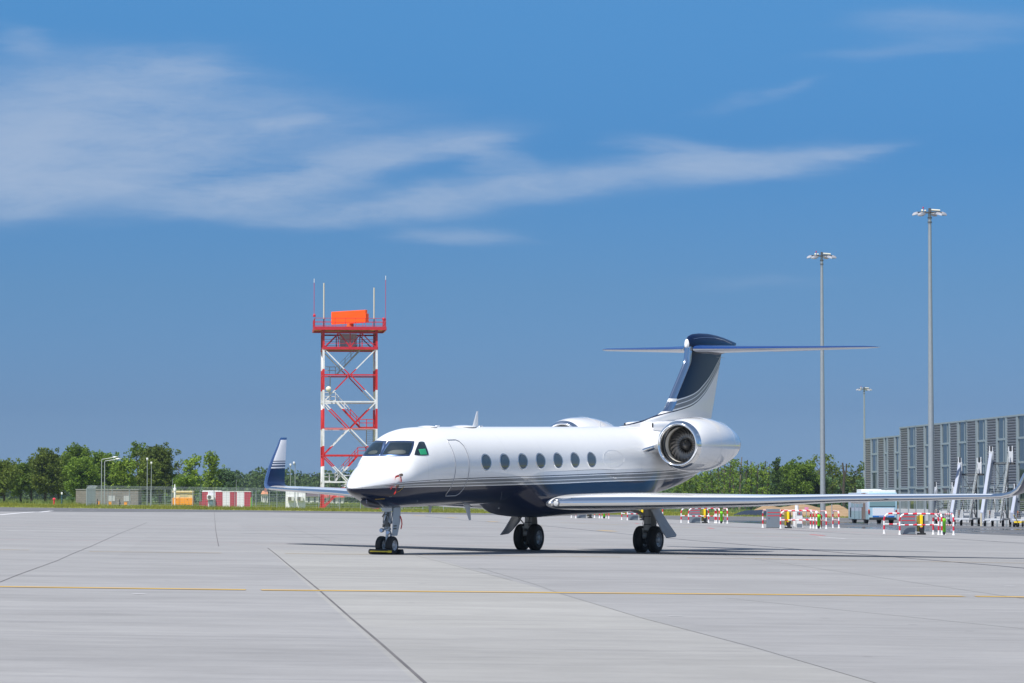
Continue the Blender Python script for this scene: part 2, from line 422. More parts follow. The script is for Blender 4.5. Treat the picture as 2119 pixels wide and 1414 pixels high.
line('red_line', REDM, [[(-40, 1116.4), (600, 1125.2), (1500, 1136)]], .09)
line('red_line', REDM, [[(0, 1087), (700, 1091), (1300, 1096)], [(1130, 1075), (1900, 1108)], [(1560, 1110), (1700, 1115)]], .12)
line('red_line', REDB, [[(1464, 1093), (1476, 1094.5)], [(1676, 1106.5), (1705, 1109)], [(1316, 1084), (1320, 1084.5)]], .25)
line('yellow_line', YELW, [[(1380, 1091), (1464, 1093.4)], [(1500, 1103), (1670, 1107)], [(1160, 1082), (1300, 1087)]], .3)
# joints between the paving lanes
line('pavement_joint', JOINT, [[(555, 1134.5), (590, 1163), (663, 1223), (724, 1277), (790, 1333), (852, 1388), (905, 1436)]], .035, .012)
line('pavement_joint', JOINT, [[(444, 1058), (447, 1095), (453.5, 1131)], [(-12, 1211), (40, 1190), (120, 1161), (190, 1131), (250, 1104), (305, 1082)]], .028, .012)
JF = mat('faint_joint', (.245, .243, .243), .8)
line('pavement_joint', JF, [[(990, 1175), (1108, 1210), (1160, 1229), (1330, 1280), (1560, 1340), (1720, 1387), (1900, 1440)], [(590, 1087), (720, 1131), (732, 1135)], [(860, 1150), (1060, 1202)],
     [(1060, 1098), (1500, 1150), (2119, 1240)], [(1500, 1238), (2119, 1302)]], .022, .012)
line('drain_slot', SLOT, [[(880, 1068.6), (960, 1077), (1130, 1089), (1310, 1107), (1560, 1129.5), (1810, 1150), (2119, 1176.5), (2300, 1193)]], .13, .012)
line('drain_slot', SLOT, [[(1380, 1083.7), (1590, 1094.6), (1780, 1106.5), (1900, 1111), (2119, 1125)]], .16, .012)

# ------------------------------------------------------------------ the business jet (x aft, y to its right, z up; origin on the ground between the main wheels)
FUS=[(-15.84,2.36,2.32,.02,2.34),(-15.80,2.46,2.26,.12,2.34),(-15.70,2.57,2.19,.23,2.34),(-15.5,2.70,2.115,.37,2.35),(-15.2,2.84,2.03,.53,2.38),(-14.85,2.99,1.93,.69,2.44),(-14.5,3.125,1.84,.83,2.51),
(-14.15,3.28,1.78,.92,2.58),(-13.8,3.64,1.745,1.00,2.68),(-13.4,3.90,1.74,1.06,2.76),(-13.0,4.02,1.74,1.11,2.83),(-12.5,4.085,1.74,1.15,2.88),(-12.0,4.11,1.74,1.18,2.92),(-11.4,4.12,1.74,1.195,2.93),
(-8,4.12,1.74,1.195,2.93),(0,4.12,1.74,1.195,2.93),(2.5,4.12,1.74,1.195,2.93),(4.5,4.12,1.80,1.16,2.96),(6.5,4.10,2.02,1.04,3.05),(8.3,4.04,2.42,.84,3.22),(9.8,3.95,2.83,.6,3.4),(11.2,3.82,3.2,.34,3.5),(11.9,3.7,3.4,.15,3.55)]
def pchip(xs,ys,x):
    n=len(xs)
    if x<=xs[0]:return ys[0]
    if x>=xs[-1]:return ys[-1]
    h=[xs[i+1]-xs[i] for i in range(n-1)];d=[(ys[i+1]-ys[i])/h[i] for i in range(n-1)]
    i=0
    while xs[i+1]<x:i+=1
    def m(k):
        if k==0:return d[0]
        if k==n-1:return d[-1]
        if d[k-1]*d[k]<=0:return 0
        w1=2*h[k]+h[k-1];w2=h[k]+2*h[k-1]
        return (w1+w2)/(w1/d[k-1]+w2/d[k])
    t=(x-xs[i])/h[i];a,b=m(i)*h[i],m(i+1)*h[i]
    return ys[i]*(2*t**3-3*t*t+1)+a*(t**3-2*t*t+t)+ys[i+1]*(3*t*t-2*t**3)+b*(t**3-t*t)
XS=[f[0] for f in FUS]
def sec(x):
    return [pchip(XS,[f[k] for f in FUS],x) for k in (1,2,3,4)]
def ring(x, n=64):
    zt,zb,hw,zc=sec(x);out=[]
    for i in range(n):
        a=2*math.pi*i/n;s,c=math.sin(a),math.cos(a)
        e=2.0
        y=hw*s; z=zc+(zt-zc)*c if c>0 else zc+(zc-zb)*c
        out.append((x,y,z))
    return out
PSI = R(26.7)
def jet_axes():
    a = Vector((math.sin(PSI), math.cos(PSI), .02)).normalized()
    l = Vector((math.cos(PSI), -math.sin(PSI), -.0115)); l = (l - a * l.dot(a)).normalized()
    u = l.cross(a); u = u if u.z > 0 else -u
    return a, l, u
JA, JL, JU = jet_axes(); JO = Vector((2.51, 108.0, -.029))
JETM = Matrix(((JA.x, -JL.x, JU.x, JO.x), (JA.y, -JL.y, JU.y, JO.y), (JA.z, -JL.z, JU.z, JO.z), (0, 0, 0, 1)))
jet = empty('business_jet', label='white and navy twin engine business jet with T tail parked on the apron', cat='jet')
jet.matrix_world = JETM
JINV = JETM.inverted()
def jray(px, py):
    o = JINV @ Vector((0, 0, CZ)); d = (JINV.to_3x3() @ Vector(((px - CX) / F, 1, (YH - py) / F))).normalized()
    return o, d

def stripes(t, tt, navy, x=None):
    # tt: 0 at the lower edge of the bands, 1 at the upper edge
    g = (.22, .225, .23); w = (.84, .84, .84); n = (.004, .010, .036)
    return t.ramp(t.m('MULTIPLY_ADD', tt, .5, .25), [(0, n), (.25, w), (.30, g), (.435, w), (.475, g), (.64, w), (.70, n), (.75, w)], 'CONSTANT')
def curve_z(t, x, pts):
    fc = t.new('ShaderNodeFloatCurve'); c = fc.mapping.curves[0]
    x0, x1 = pts[0][0], pts[-1][0]; z0, z1 = min(p[1] for p in pts), max(p[1] for p in pts); zr = max(z1 - z0, .01)
    P = [((p[0] - x0) / (x1 - x0), (p[1] - z0) / zr) for p in pts]
    while len(c.points) < len(P): c.points.new(.5, .5)
    for cp, p in zip(c.points, P): cp.location = p; cp.handle_type = 'AUTO'
    fc.mapping.use_clip = False; fc.mapping.update()
    t.set(fc, 'Value', t.m('DIVIDE', t.m('SUBTRACT', x, x0), x1 - x0)); fc.inputs['Factor'].default_value = 1
    return t.m('MULTIPLY_ADD', fc.outputs[0], zr, z0)
def livery(name, lo, hi):
    m = bpy.data.materials.new(name); m.use_nodes = True; t = NT(m.node_tree); p = t.n['Principled BSDF']
    oc = t.new('ShaderNodeTexCoord').outputs['Object']
    sp = t.new('ShaderNodeSeparateXYZ', ins={0: oc}); x, y, z = sp.outputs
    zl = curve_z(t, x, lo); zh = curve_z(t, x, hi)
    tt = t.m('DIVIDE', t.m('SUBTRACT', z, zl), t.m('MAXIMUM', t.m('SUBTRACT', zh, zl), .004))
    if name == 'fin_livery': tt = t.m('SUBTRACT', 1.0, tt)
    cw = .22 if name == 'fin_livery' else .55
    col = stripes(t, tt, NAVY)
    n = t.noise(oc, .8, 5, .6)
    f = t.m('MULTIPLY_ADD', n, .05, .965)
    if name == 'fuselage_livery':
        sm = t.m('GREATER_THAN', t.m('ABSOLUTE', t.m('SUBTRACT', t.m('FRACT', t.m('MULTIPLY_ADD', x, 1 / 2.48, .32)), .5)), .4955)
        f = t.m('MULTIPLY', f, t.m('MULTIPLY_ADD', sm, -.10, 1.0))
    col = t.mix(1.0, col, t.new('ShaderNodeCombineColor', ins={0: f, 1: f, 2: f}).outputs[0], 'MULTIPLY')
    t.l.new(col, p.inputs['Base Color'])
    p.inputs['Roughness'].default_value = .3; p.inputs['Specular IOR Level'].default_value = .15; p.inputs['Coat Weight'].default_value = cw; p.inputs['Coat Roughness'].default_value = .03
    b = t.new('ShaderNodeBump', ins={'Strength': .06, 'Distance': .05, 'Height': t.noise(t.mapping(oc, scl=(1, .6, .6)), 1.6, 2, .5)})
    t.l.new(b.outputs[0], p.inputs['Coat Normal'])
    MATS[name] = m
    return m
FUSL = livery('fuselage_livery',
    [(-16, 2.33), (-15.67, 2.345), (-15.03, 2.355), (-13.46, 2.36), (-11.25, 2.342), (-6.5, 2.322), (-1.6, 2.335), (4.2, 2.33), (7, 2.42), (9, 2.55), (12, 2.75)],
    [(-16, 2.34), (-15.59, 2.395), (-15.03, 2.46), (-13.55, 2.55), (-11.45, 2.583), (-6.5, 2.592), (-1.9, 2.607), (3.87, 2.635), (5.9, 2.71), (9, 2.85), (12, 3.05)])
FINL = livery('fin_livery',
    [(2, 4.10), (4, 4.26), (5.03, 4.42), (6.04, 4.56), (7.33, 4.72), (8.32, 4.88), (9.32, 5.21), (10.0, 5.57), (10.68, 6.01), (11.09, 6.28), (11.6, 6.65)],
    [(2, 4.50), (4, 4.65), (5.03, 4.78), (6.04, 4.92), (7.17, 5.10), (7.86, 5.2), (8.65, 5.36), (9.32, 5.61), (9.99, 5.92), (10.67, 6.33), (11.6, 6.95)])

# fuselage
mb = MB(); xs = []
x = -15.84
while x < 11.9:
    xs.append(x); x += .03 if x < -15.6 else .06 if x < -15 else .1 if x < -11.4 else .25
xs.append(11.9)
mb.loft([ring(x, 96) for x in xs])
fus = mb.build('fuselage', FUSL, jet, smooth=50)
fbm = bmesh.new(); fbm.from_mesh(fus.data); FB = BVHTree.FromBMesh(fbm)
def on_jet(px, py, off=.004):
    o, d = jray(px, py); h = FB.ray_cast(o, d)
    if h[0] is None:
        h = FB.find_nearest(o + d * 105)
    n = h[1] if h[1].dot(d) < 0 else -h[1]
    return h[0] + n * off
def mir(p): return Vector((p[0], -p[1], p[2]))
def yat(x, z):   # half width of the fuselage at height z
    zt, zb, hw, zc = sec(x); r = (z - zc) / ((zt - zc) if z > zc else (zc - zb))
    return hw * math.sqrt(max(0, 1 - r * r))
def patch(name, quad, m, off, parent, mirror=False, nu=14, nv=10, cut=0, rnd=.0):
    # a piece of skin or glass between four corners, lying on the fuselage surface
    def fn(u, v):
        if rnd:      # rounded corners
            a, b = 2 * u - 1, 2 * v - 1
            k = rnd; a2 = a * math.sqrt(max(0, 1 - k * b * b * a * a * .5)); b2 = b * math.sqrt(max(0, 1 - k * a * a * b * b * .5))
            u, v = (a2 + 1) / 2, (b2 + 1) / 2
        p = [Vector(q) for q in quad]
        q = (p[0] * (1 - u) + p[1] * u) * (1 - v) + (p[3] * (1 - u) + p[2] * u) * v
        r = on_jet(q.x, q.y, off)
        return mir(r) if mirror else r
    mb = MB(); mb.grid(fn, nu, nv)
    o = mb.build(name, m, parent, smooth=60, recalc=False)
    so = o.modifiers.new('solid', 'SOLIDIFY'); so.thickness = .006; so.offset = 0
    return o
def cq(pts, x0=700, y0=860, s=7.07): return [(x0 + a / s, y0 + b / s) for a, b in pts]
FRAMEM = mat('windshield_frame', (.10, .16, .30), .28, .75)
COCK = mat('cockpit_glass', (.012, .022, .03), .03, spec=.9, ior=1.55, coat=.3)
fr_q = cq([(722, 370), (1128, 372), (1052, 602), (592, 602)])
pn_q = cq([(760, 393), (1096, 396), (1036, 580), (636, 578)])
sd_q = cq([(1176, 384), (1258, 384), (1336, 588), (1100, 588)])
for mrr in (False, True):
    f = patch('windshield_frame', fr_q, FRAMEM, .004, fus, mrr, rnd=.25)
    patch('windshield_pane', pn_q, COCK, .010, fus, mrr, rnd=.2)
    patch('cockpit_side_window', sd_q, COCK, .006, fus, mrr, rnd=.35)
# seats and glare shield dimly seen behind the glass
SEAT = mat('pale_seatback', (.045, .06, .062), .6)
patch('seat_back', cq([(770, 512), (985, 505), (1010, 572), (690, 572)]), SEAT, .017, fus, False, rnd=.9).modifiers[0].thickness = .002
patch('seat_back', cq([(480, 520), (590, 516), (560, 572), (420, 572)]), SEAT, .017, fus, False, rnd=.9).modifiers[0].thickness = .002
# cabin windows, seven a side
SILV = mat('window_ring', (.62, .63, .65), .2, .9); CABG = mat('cabin_glass', (.10, .115, .12), .04, spec=.7, ior=1.5)
def oval(x0, z0, rx, rz, side, off, k=36, inner=None):
    out = []
    for i in range(k):
        a = 2 * PI * i / k; x = x0 + rx * math.cos(a); z = z0 + rz * math.sin(a); y = yat(x, z)
        out.append(Vector((x, side * (y + off), z)))
    return out
for side in (-1, 1):
    for i in range(7):
        x0 = -9.70 + 1.243 * i; z0 = 3.052
        mb = MB(); mb.loft([oval(x0, z0, .345, .262, side, -.01), oval(x0, z0, .335, .254, side, .016), oval(x0, z0, .312, .236, side, .018), oval(x0, z0, .29, .219, side, .003)], caps=False)
        w = mb.build('cabin_window', SILV, fus, smooth=70)
        mb = MB(); mb.loft([oval(x0, z0, .31 * q, .233 * q, side, .009) for q in (1, .8, .6, .4, .2, .02)], caps=False)
        mb.build('pane', CABG, w, smooth=80)
# airstair door outline
SEAM = mat('door_seam', (.40, .41, .44), .35, .3)
def on_side(x, z, side=-1, off=.004): return Vector((x, side * (yat(x, z) + off), z))
def seam(name, pts, r, m, closed=True, parent=fus, side=-1):
    P = []
    for a, b in zip(pts, pts[1:] + ([pts[0]] if closed else [])):
        if b is None or a is None: continue
        for k in range(10): P.append(on_side(a[0] + (b[0] - a[0]) * k / 10, a[1] + (b[1] - a[1]) * k / 10, side))
    if closed: P.append(P[0])
    else: P.append(on_side(*pts[-1], side))
    return MB().tube(P, r, 6, False).build(name, m, parent, smooth=80)
seam('door', [(-11.66, 3.73), (-11.14, 3.735), (-10.98, 3.69), (-10.86, 3.55), (-10.83, 3.3), (-10.83, 2.6), (-10.83, 2.25), (-10.86, 2.12), (-10.98, 2.06), (-11.62, 2.06), (-11.70, 2.12), (-11.70, 2.6), (-11.70, 3.3), (-11.70, 3.66)], .014, SEAM)
seam('baggage_door_seam', [(-8.05, 2.12), (-7.7, 1.95), (-7.4, 1.85)], .004, mat('panel_line', (.25, .26, .28), .5), False)
seam('wing_fairing_seam', [(-6.3, 2.50), (-5.2, 2.70), (-1.6, 2.74), (0.4, 2.68)], .005, mat('panel_line', (.3, .31, .33), .5), False)
# thin raised oval outline in skin white behind the last window
seam('oval_outline', [(-.55 + .82 * math.cos(a * PI / 8), 3.07 + .30 * math.sin(a * PI / 8)) for a in range(16)], .003, JETW, True)

# wing to body fairing under the cabin
FT = [(2.74, 1.175), (2.6, 1.20), (2.4, 1.245), (2.2, 1.285), (2.0, 1.31), (1.8, 1.315), (1.6, 1.27), (1.45, 1.15), (1.34, .95), (1.27, .65), (1.24, .3), (1.235, 0.0)]
def fair_ring(x):
    k = lerpt(x, [-7.7, -7.0, -6.3, -5.4, -4.2, 1.5, 2.6, 3.6, 4.4], [.0, .10, .40, .80, 1, 1, .7, .3, .0]); kk = k * k * (3 - 2 * k)
    zt, zb, hw, zc = sec(x); half = []
    for i, (z, y) in enumerate(FT):
        q = i / (len(FT) - 1); th = R(99) + q * R(81)                     # matching point of the bare fuselage
        fy, fz = hw * math.sin(th), zc + (zc - zb) * math.cos(th)
        half.append(((fy - .012) * (1 - kk) + y * kk, (fz + .010 * q) * (1 - kk) + z * kk))
    return [(x, y, z) for y, z in half] + [(x, -y, z) for y, z in half[::-1][1:]]
MB().loft([fair_ring(-7.7 + 12.1 * i / 70) for i in range(71)], False, False).build('wing_fairing', FUSL, jet, smooth=60)

# wings
def foil(t):  # upper / lower outline, unit chord
    us = [1, .85, .7, .55, .4, .28, .18, .10, .055, .025, .008, 0]
    th = lambda u: 5 * (.2969 * math.sqrt(u) - .126 * u - .3516 * u * u + .2843 * u ** 3 - .1036 * u ** 4)
    up = [(u, th(u) * 1.02 + .01 * math.sin(PI * u)) for u in us]
    dn = [(u, -th(u) * .98 + .01 * math.sin(PI * u)) for u in us[::-1][1:]]
    return [(u, z * t) for u, z in up + dn]
def wing_stations():
    S = []
    for lat in (0.9, 1.45, 2.2, 3.5, 5.0, 7.0, 9.2, 11.5, 13.3):
        le = -5.8 + .632 * (lat - 1.45) if lat > 1 else -5.35
        te = lerpt(lat, [.9, 5.0, 13.6], [1.0, 1.2, 3.55])
        z = lerpt(lat, [.9, 1.45, 2.9, 4, 7, 9.2, 12.1, 13.4], [1.71, 1.725, 1.75, 1.75, 1.785, 1.86, 1.90, 1.925])
        th = lerpt(lat, [.9, 1.45, 2.9, 4, 7, 9.2, 12.1, 13.4], [.50, .50, .575, .5, .355, .255, .2, .16])
        S.append((le, te, lat, z, th, 0.0))
    return S
def tip_stations():
    S = [(1.69, 3.5, 13.3, 1.922, .165, 0.0)]
    for le, te, lat, z, th, cant in ((1.93, 3.55, 13.58, 1.945, .16, 10), (2.20, 3.66, 13.78, 2.02, .15, 30), (2.42, 3.81, 13.90, 2.15, .14, 52),
                                     (2.60, 3.93, 13.96, 2.33, .125, 70), (2.84, 4.03, 14.01, 2.60, .11, 79), (3.32, 4.27, 14.13, 2.98, .09, 78), (3.93, 4.56, 14.28, 3.40, .075, 78), (4.22, 4.72, 14.36, 3.62, .06, 78), (4.34, 4.79, 14.39, 3.70, .03, 78)):
        S.append((le, te, lat, z, th, R(cant)))
    return S
def wing_ring(st, side, u0=None, grow=0):
    le, te, lat, z, th, cant = st; c = te - le; t = th / c
    out = []
    for u, w in foil(t):
        if u0 is not None and u > u0: continue
        w2 = w * c + (grow if w >= 0 else -grow); uu = u * c - (grow if u < .02 else 0)
        out.append((le + uu, side * (lat - math.sin(cant) * w2), z + math.cos(cant) * w2))
    return out
def wl(name):  # winglet paint, by height
    m = bpy.data.materials.new(name); m.use_nodes = True; t = NT(m.node_tree); p = t.n['Principled BSDF']
    z = t.new('ShaderNodeSeparateXYZ', ins={0: t.new('ShaderNodeTexCoord').outputs['Object']}).outputs[2]
    n = (.004, .014, .06); w = (.82, .83, .86); g = (.05, .07, .14); b = (.03, .10, .28)
    c = t.ramp(t.m('DIVIDE', t.m('SUBTRACT', z, 1.8), 2.0), [(0, w), (.075, n), (.40, w), (.425, g), (.455, w), (.475, g), (.50, w), (.517, n), (.532, w), (.91, b)], 'CONSTANT')
    t.l.new(c, p.inputs['Base Color']); p.inputs['Roughness'].default_value = .3; p.inputs['Coat Weight'].default_value = .3; p.inputs['Specular IOR Level'].default_value = .2
    return m
WL = wl('winglet_livery')
TIPB = mat('winglet_edge', (.20, .33, .60), .14, .85)  # polished metal edge; blue of the reflected sky is put into its colour
for side, word in ((-1, 'near'), (1, 'far')):
    ws = wing_stations()
    wing = MB().loft([wing_ring(s_, side) for s_ in ws]).build('wing', JETW, jet, smooth=40)
    MB().loft([wing_ring(s_, side, .075, .004) for s_ in ws[1:]], caps=False, closed=False).build('leading_edge', CHROME, wing, smooth=60)
    ts = tip_stations()
    wg = MB().loft([wing_ring(s_, side) for s_ in ts]).build('winglet', WL, wing, smooth=50)
    MB().loft([wing_ring(s_, side, .14, .004) for s_ in ts], caps=False, closed=False).build('winglet_edge', TIPB if side > 0 else CHROME, wing, smooth=60)
    # flap track fairings, flap gap, landing light, static dischargers
    for lat in (3.3, 6.1, 8.9):
        te = lerpt(lat, [.9, 5.0, 13.6], [1.0, 1.2, 3.55]); z = lerpt(lat, [1, 13], [1.62, 1.88])
        MB().rev([(te - 1.5, .01), (te - 1.2, .07), (te - .6, .10), (te - .1, .08), (te + .45, .012)], (0, side * lat, z - .05), 'X', 12, True).build('flap_track_fairing', JETW, wing)
    MB().rev([(-.02, .01), (0.0, .085), (.03, .10), (.09, .10)], (-5.735, side * 1.60, 1.73), 'X', 20, True).build('landing_light', LENS, wing)
    MB().rev([(-.012, .105), (.0, .125), (.05, .118)], (-5.735, side * 1.60, 1.73), 'X', 24).build('light_ring', mat('ring_steel', (.25, .26, .28), .3, .8), wing)
    gp = [(lerpt(l, [1.9, 9.5], [-.7, 1.35]), side * l, lerpt(l, [1.9, 5, 9.5], [2.0, 1.96, 1.98])) for l in (1.9, 3, 5, 7, 9.5)]

# fin
fs = [(4.02, 1.6, 10.1, .16), (4.10, 2.3, 10.15, .17), (4.18, 2.85, 10.2, .18), (4.27, 3.75, 10.25, .22), (4.36, 4.55, 10.3, .26), (4.45, 5.1, 10.33, .30), (4.56, 5.75, 10.37, .34), (4.68, 6.17, 10.42, .37), (4.9, 6.42, 10.52, .37), (5.16, 6.68, 10.64, .36), (5.8, 7.33, 10.88, .34), (6.30, 7.83, 11.08, .33), (6.42, 7.92, 11.13, .33), (6.55, 7.96, 11.18, .33), (6.7, 7.99, 11.24, .33), (6.95, 8.05, 11.3, .32)]
def fin_ring(st, u0=None, grow=0):
    z, le, te, th = st; c = te - le; out = []
    for u, w in foil(1.0):
        if u0 is not None and u * c > u0: continue
        k = w * th * 1.0; k = k + (grow if k >= 0 else -grow)
        out.append((le + u * c - (grow if u < .02 else 0), k, z))
    return out
fin = MB().loft([fin_ring(s_) for s_ in fs]).build('tail_fin', FINL, jet, smooth=45)
def cut_ring(st, w0=.30, grow=.004):
    z, le, te, th = st; c = te - le; out = []
    for q in (w0, w0 * .6, w0 * .3, w0 * .1, 0, -w0 * .1, -w0 * .3, -w0 * .6, -w0):
        u = abs(q) / c; tz = 5 * (.2969 * math.sqrt(u) - .126 * u - .3516 * u * u + .2843 * u ** 3 - .1036 * u ** 4) * th
        out.append((le + abs(q) - (grow if q == 0 else 0), math.copysign(tz + grow, q) if q else 0, z))
    return out
def fin_at(z):
    for a, b in zip(fs[:-1], fs[1:]):
        if a[0] <= z <= b[0]:
            k = (z - a[0]) / (b[0] - a[0]); return tuple(a[i] + (b[i] - a[i]) * k for i in range(4))
    return fs[-1]
EDGEM = mat('fin_edge_metal', (.55, .62, .72), .13, 1)
MB().loft([cut_ring(fin_at(z)) for z in (5.10, 5.16, 5.5, 5.8, 6.1, 6.30, 6.42, 6.55, 6.7, 6.84, 6.95)], False, False).build('fin_leading_edge', EDGEM, fin, smooth=60)
MB().loft([cut_ring(fin_at(z), .42) for z in (4.66, 4.74, 4.9, 5.03)], False, False).build('fin_leading_edge', EDGEM, fin, smooth=60)
MB().loft([cut_ring(fin_at(z), .36, .006) for z in (5.0, 5.05, 5.1)], False, False).build('fin_collar', JETW, fin, smooth=60)
MB().bar((10.45, -.14, 6.62), (11.22, -.12, 6.60), .012).build('rudder_gap', mat('gap_grey', (.3, .3, .32), .5), fin)
# bullet fairing over the tailplane joint
bt = [(8.03, 7.00, 6.95, .015), (8.07, 7.12, 6.90, .05), (8.14, 7.21, 6.84, .085), (8.32, 7.33, 6.78, .13), (8.6, 7.40, 6.72, .175), (9.2, 7.445, 6.68, .22), (10.0, 7.45, 6.68, .22), (10.7, 7.41, 6.68, .21), (11.4, 7.34, 6.76, .17), (12.0, 7.26, 6.90, .11), (12.5, 7.19, 7.06, .05), (12.62, 7.17, 7.13, .01)]
def el_ring(x, zt, zb, hw, n=28):
    zc = (zt * .45 + zb * .55)
    return [(x, hw * math.sin(2 * PI * i / n), zc + ((zt - zc) if math.cos(2 * PI * i / n) > 0 else (zc - zb)) * math.cos(2 * PI * i / n)) for i in range(n)]
NG = mat('navy_gloss', (.004, .014, .055), .3, coat=.3, spec=.12)
bul = MB().loft([el_ring(*b) for b in bt]).build('bullet_fairing', NG, jet, smooth=60)
MB().loft([el_ring(b[0] - .006, b[1] + .006, b[2] - .006, b[3] + .008) for b in bt[:3]], True).build('white_nose_cap', JETW, bul, smooth=60)
MB().tube([(8.35, -.17, 7.22), (8.8, -.205, 7.27), (9.4, -.215, 7.30), (10.2, -.21, 7.30), (11, -.19, 7.25), (12, -.10, 7.12)], .007, 5).build('silver_line', SILV, bul)
# tailplane
for side in (-1, 1):
    st = [(8.25, 11.55, .18, 6.87, .30), (8.75, 11.75, .45, 6.875, .27), (9.5, 12.05, 1.3, 6.89, .22), (10.9, 12.55, 3.3, 6.93, .15), (12.1, 13.0, 5.05, 6.965, .10), (12.55, 13.1, 5.36, 6.975, .05), (12.85, 13.12, 5.42, 6.98, .02)]
    rr = lambda s_, u0=None, g=0: wing_ring((s_[0], s_[1], s_[2], s_[3], s_[4], 0.0), side, u0, g)
    tp = MB().loft([rr(s_) for s_ in st]).build('tailplane', mat('tailplane_paint', (.70, .71, .72), .2, coat=.5), jet, smooth=45)
    MB().loft([[(s_[0] + u * (s_[1] - s_[0]) - (.005 if u < .02 else 0), side * s_[2], s_[3] + w * (s_[1] - s_[0]) - .004) for u, w in foil(s_[4] / (s_[1] - s_[0])) if u <= .2 and (w < 0 or u == 0)] for s_ in st], False, False).build('tailplane_leading_edge', mat('stab_edge_metal', (.62, .66, .72), .12, 1), tp, smooth=60)
    # navy upper skin
    up = []
    for s_ in st:
        le, te, lat, z, th = s_; c = te - le
        up.append([(le + u * c, side * lat, z + w * c + .004) for u, w in foil(th / c) if w > .0 and .004 <= u <= .98] + [(le - .006, side * lat, z + .003)])
    MB().loft(up, False, False).build('upper_skin', mat('blue_gloss', (.012, .048, .19), .25, coat=.4), tp, smooth=60)
    MB().add([(te_, side * la, zz) for te_, la, zz in ((11.6, 1.7, 6.855), (12.15, 1.7, 6.835), (12.85, 4.4, 6.915), (12.5, 4.4, 6.93))] + [(te_, side * la, zz + .03) for te_, la, zz in ((11.6, 1.7, 6.855), (12.15, 1.7, 6.835), (12.85, 4.4, 6.915), (12.5, 4.4, 6.93))],
             [(0, 1, 2, 3), (7, 6, 5, 4), (0, 4, 5, 1), (1, 5, 6, 2), (2, 6, 7, 3), (3, 7, 4, 0)]).build('elevator', mat('elev_grey', (.28, .29, .31), .35), tp)

# engines
FANM = mat('fan_blade', (.16, .155, .15), .30, .7); INL = mat('intake_liner', (.62, .60, .56), .4); INL2 = mat('fan_case', (.23, .21, .17), .4, .5)
for side in (-1, 1):
    ex, ey, ez = 2.42, side * 2.15, 3.52
    eng = MB().rev([(.11, .772), (.3, .835), (.6, .885), (1.0, .915), (1.6, .928), (2.2, .905), (2.8, .84), (3.3, .755), (3.8, .645), (4.15, .55), (4.3, .495)], (ex, ey, ez), 'X', 64).build('engine_nacelle', mat('nacelle_paint', (.80, .80, .81), .14, coat=.9), jet, smooth=60)
    lip = [(.42, .595), (.30, .60), (.16, .61), (.06, .632), (0, .665), (-.022, .695), (-.01, .722), (.03, .748), (.11, .775), (.20, .803)]
    MB().rev(lip, (ex, ey, ez), 'X', 72).build('intake_lip', CHROME, eng, smooth=80)
    MB().rev([(.30, .594), (.33, .585), (.36, .594)], (ex, ey, ez), 'X', 64).build('black_intake_band', BLACK, eng, smooth=80)
    MB().rev([(.36, .592), (.62, .60)], (ex, ey, ez), 'X', 64).build('intake_liner', INL, eng, smooth=80)
    MB().rev([(.62, .60), (.66, .585), (.70, .60), (.95, .60)], (ex, ey, ez), 'X', 64).build('fan_case', INL2, eng, smooth=80)
    fan = MB().rev([(.93, .60), (.93, .01)], (ex, ey, ez), 'X', 48).build('fan', mat('fan_dark', (.012, .012, .012), .8), eng)
    bl = MB()
    for k in range(24):
        q0 = 2 * PI * k / 24
        def fn(u, v):
            r = .19 + .40 * u; q = q0 + .42 * u * u - .02 + (v - .5) * (.20 + .07 * u); xx = .74 + (v - .5) * (.10 - .16 * u) * -1.2 + .06 * v
            return (ex + xx, ey + r * math.cos(q) * side, ez + r * math.sin(q))
        bl.grid(fn, 8, 3)
    bl.build('fan_blades', FANM, fan, smooth=60)
    MB().rev([(.52, .004), (.55, .05), (.62, .115), (.70, .165), (.80, .19), (.9, .2)], (ex, ey, ez), 'X', 32, True).build('spinner', mat('spinner_dark', (.03, .03, .032), .3, coat=.4), fan, smooth=60)
    MB().rev([(4.28, .50), (4.36, .478), (4.40, .46), (4.30, .45), (3.9, .46)], (ex, ey, ez), 'X', 48).build('exhaust_nozzle', mat('nozzle_metal', (.55, .56, .58), .22, .9), eng, smooth=60)
    MB().rev([(3.95, .45), (3.95, .02)], (ex, ey, ez), 'X', 32).build('exhaust_core', BLACK, eng)
    # reverser joints
    for xr, rr_ in ((1.62, .931), (3.1, .797)):
        MB().rev([(xr - .004, rr_ + .0), (xr, rr_ + .003), (xr + .004, rr_)], (ex, ey, ez), 'X', 64).build('cowl_joint', mat('cowl_line', (.55, .56, .58), .4), eng)
    # pylon
    pr = []
    for lat, le, te, z, th in ((.75, 1.72, 6.4, 3.26, .30), (1.1, 1.85, 6.2, 3.32, .27), (1.36, 2.25, 6.0, 3.45, .24)):
        pr.append(wing_ring((le, te, lat, z, th, 0.0), side))
    py = MB().loft(pr).build('engine_pylon', mat('pylon_paint', (.72, .72, .73), .22, coat=.5), jet, smooth=50)
    pe = []
    for lat, le, te, z, th in ((.95, 1.80, 6.3, 3.29, .30), (1.1, 1.85, 6.2, 3.32, .27), (1.36, 2.25, 6.0, 3.45, .24)):
        pe.append(wing_ring((le, te, lat, z, th, 0.0), side, .06, .004))
    MB().loft(pe, False, False).build('pylon_leading_edge', CHROME, py, smooth=60)
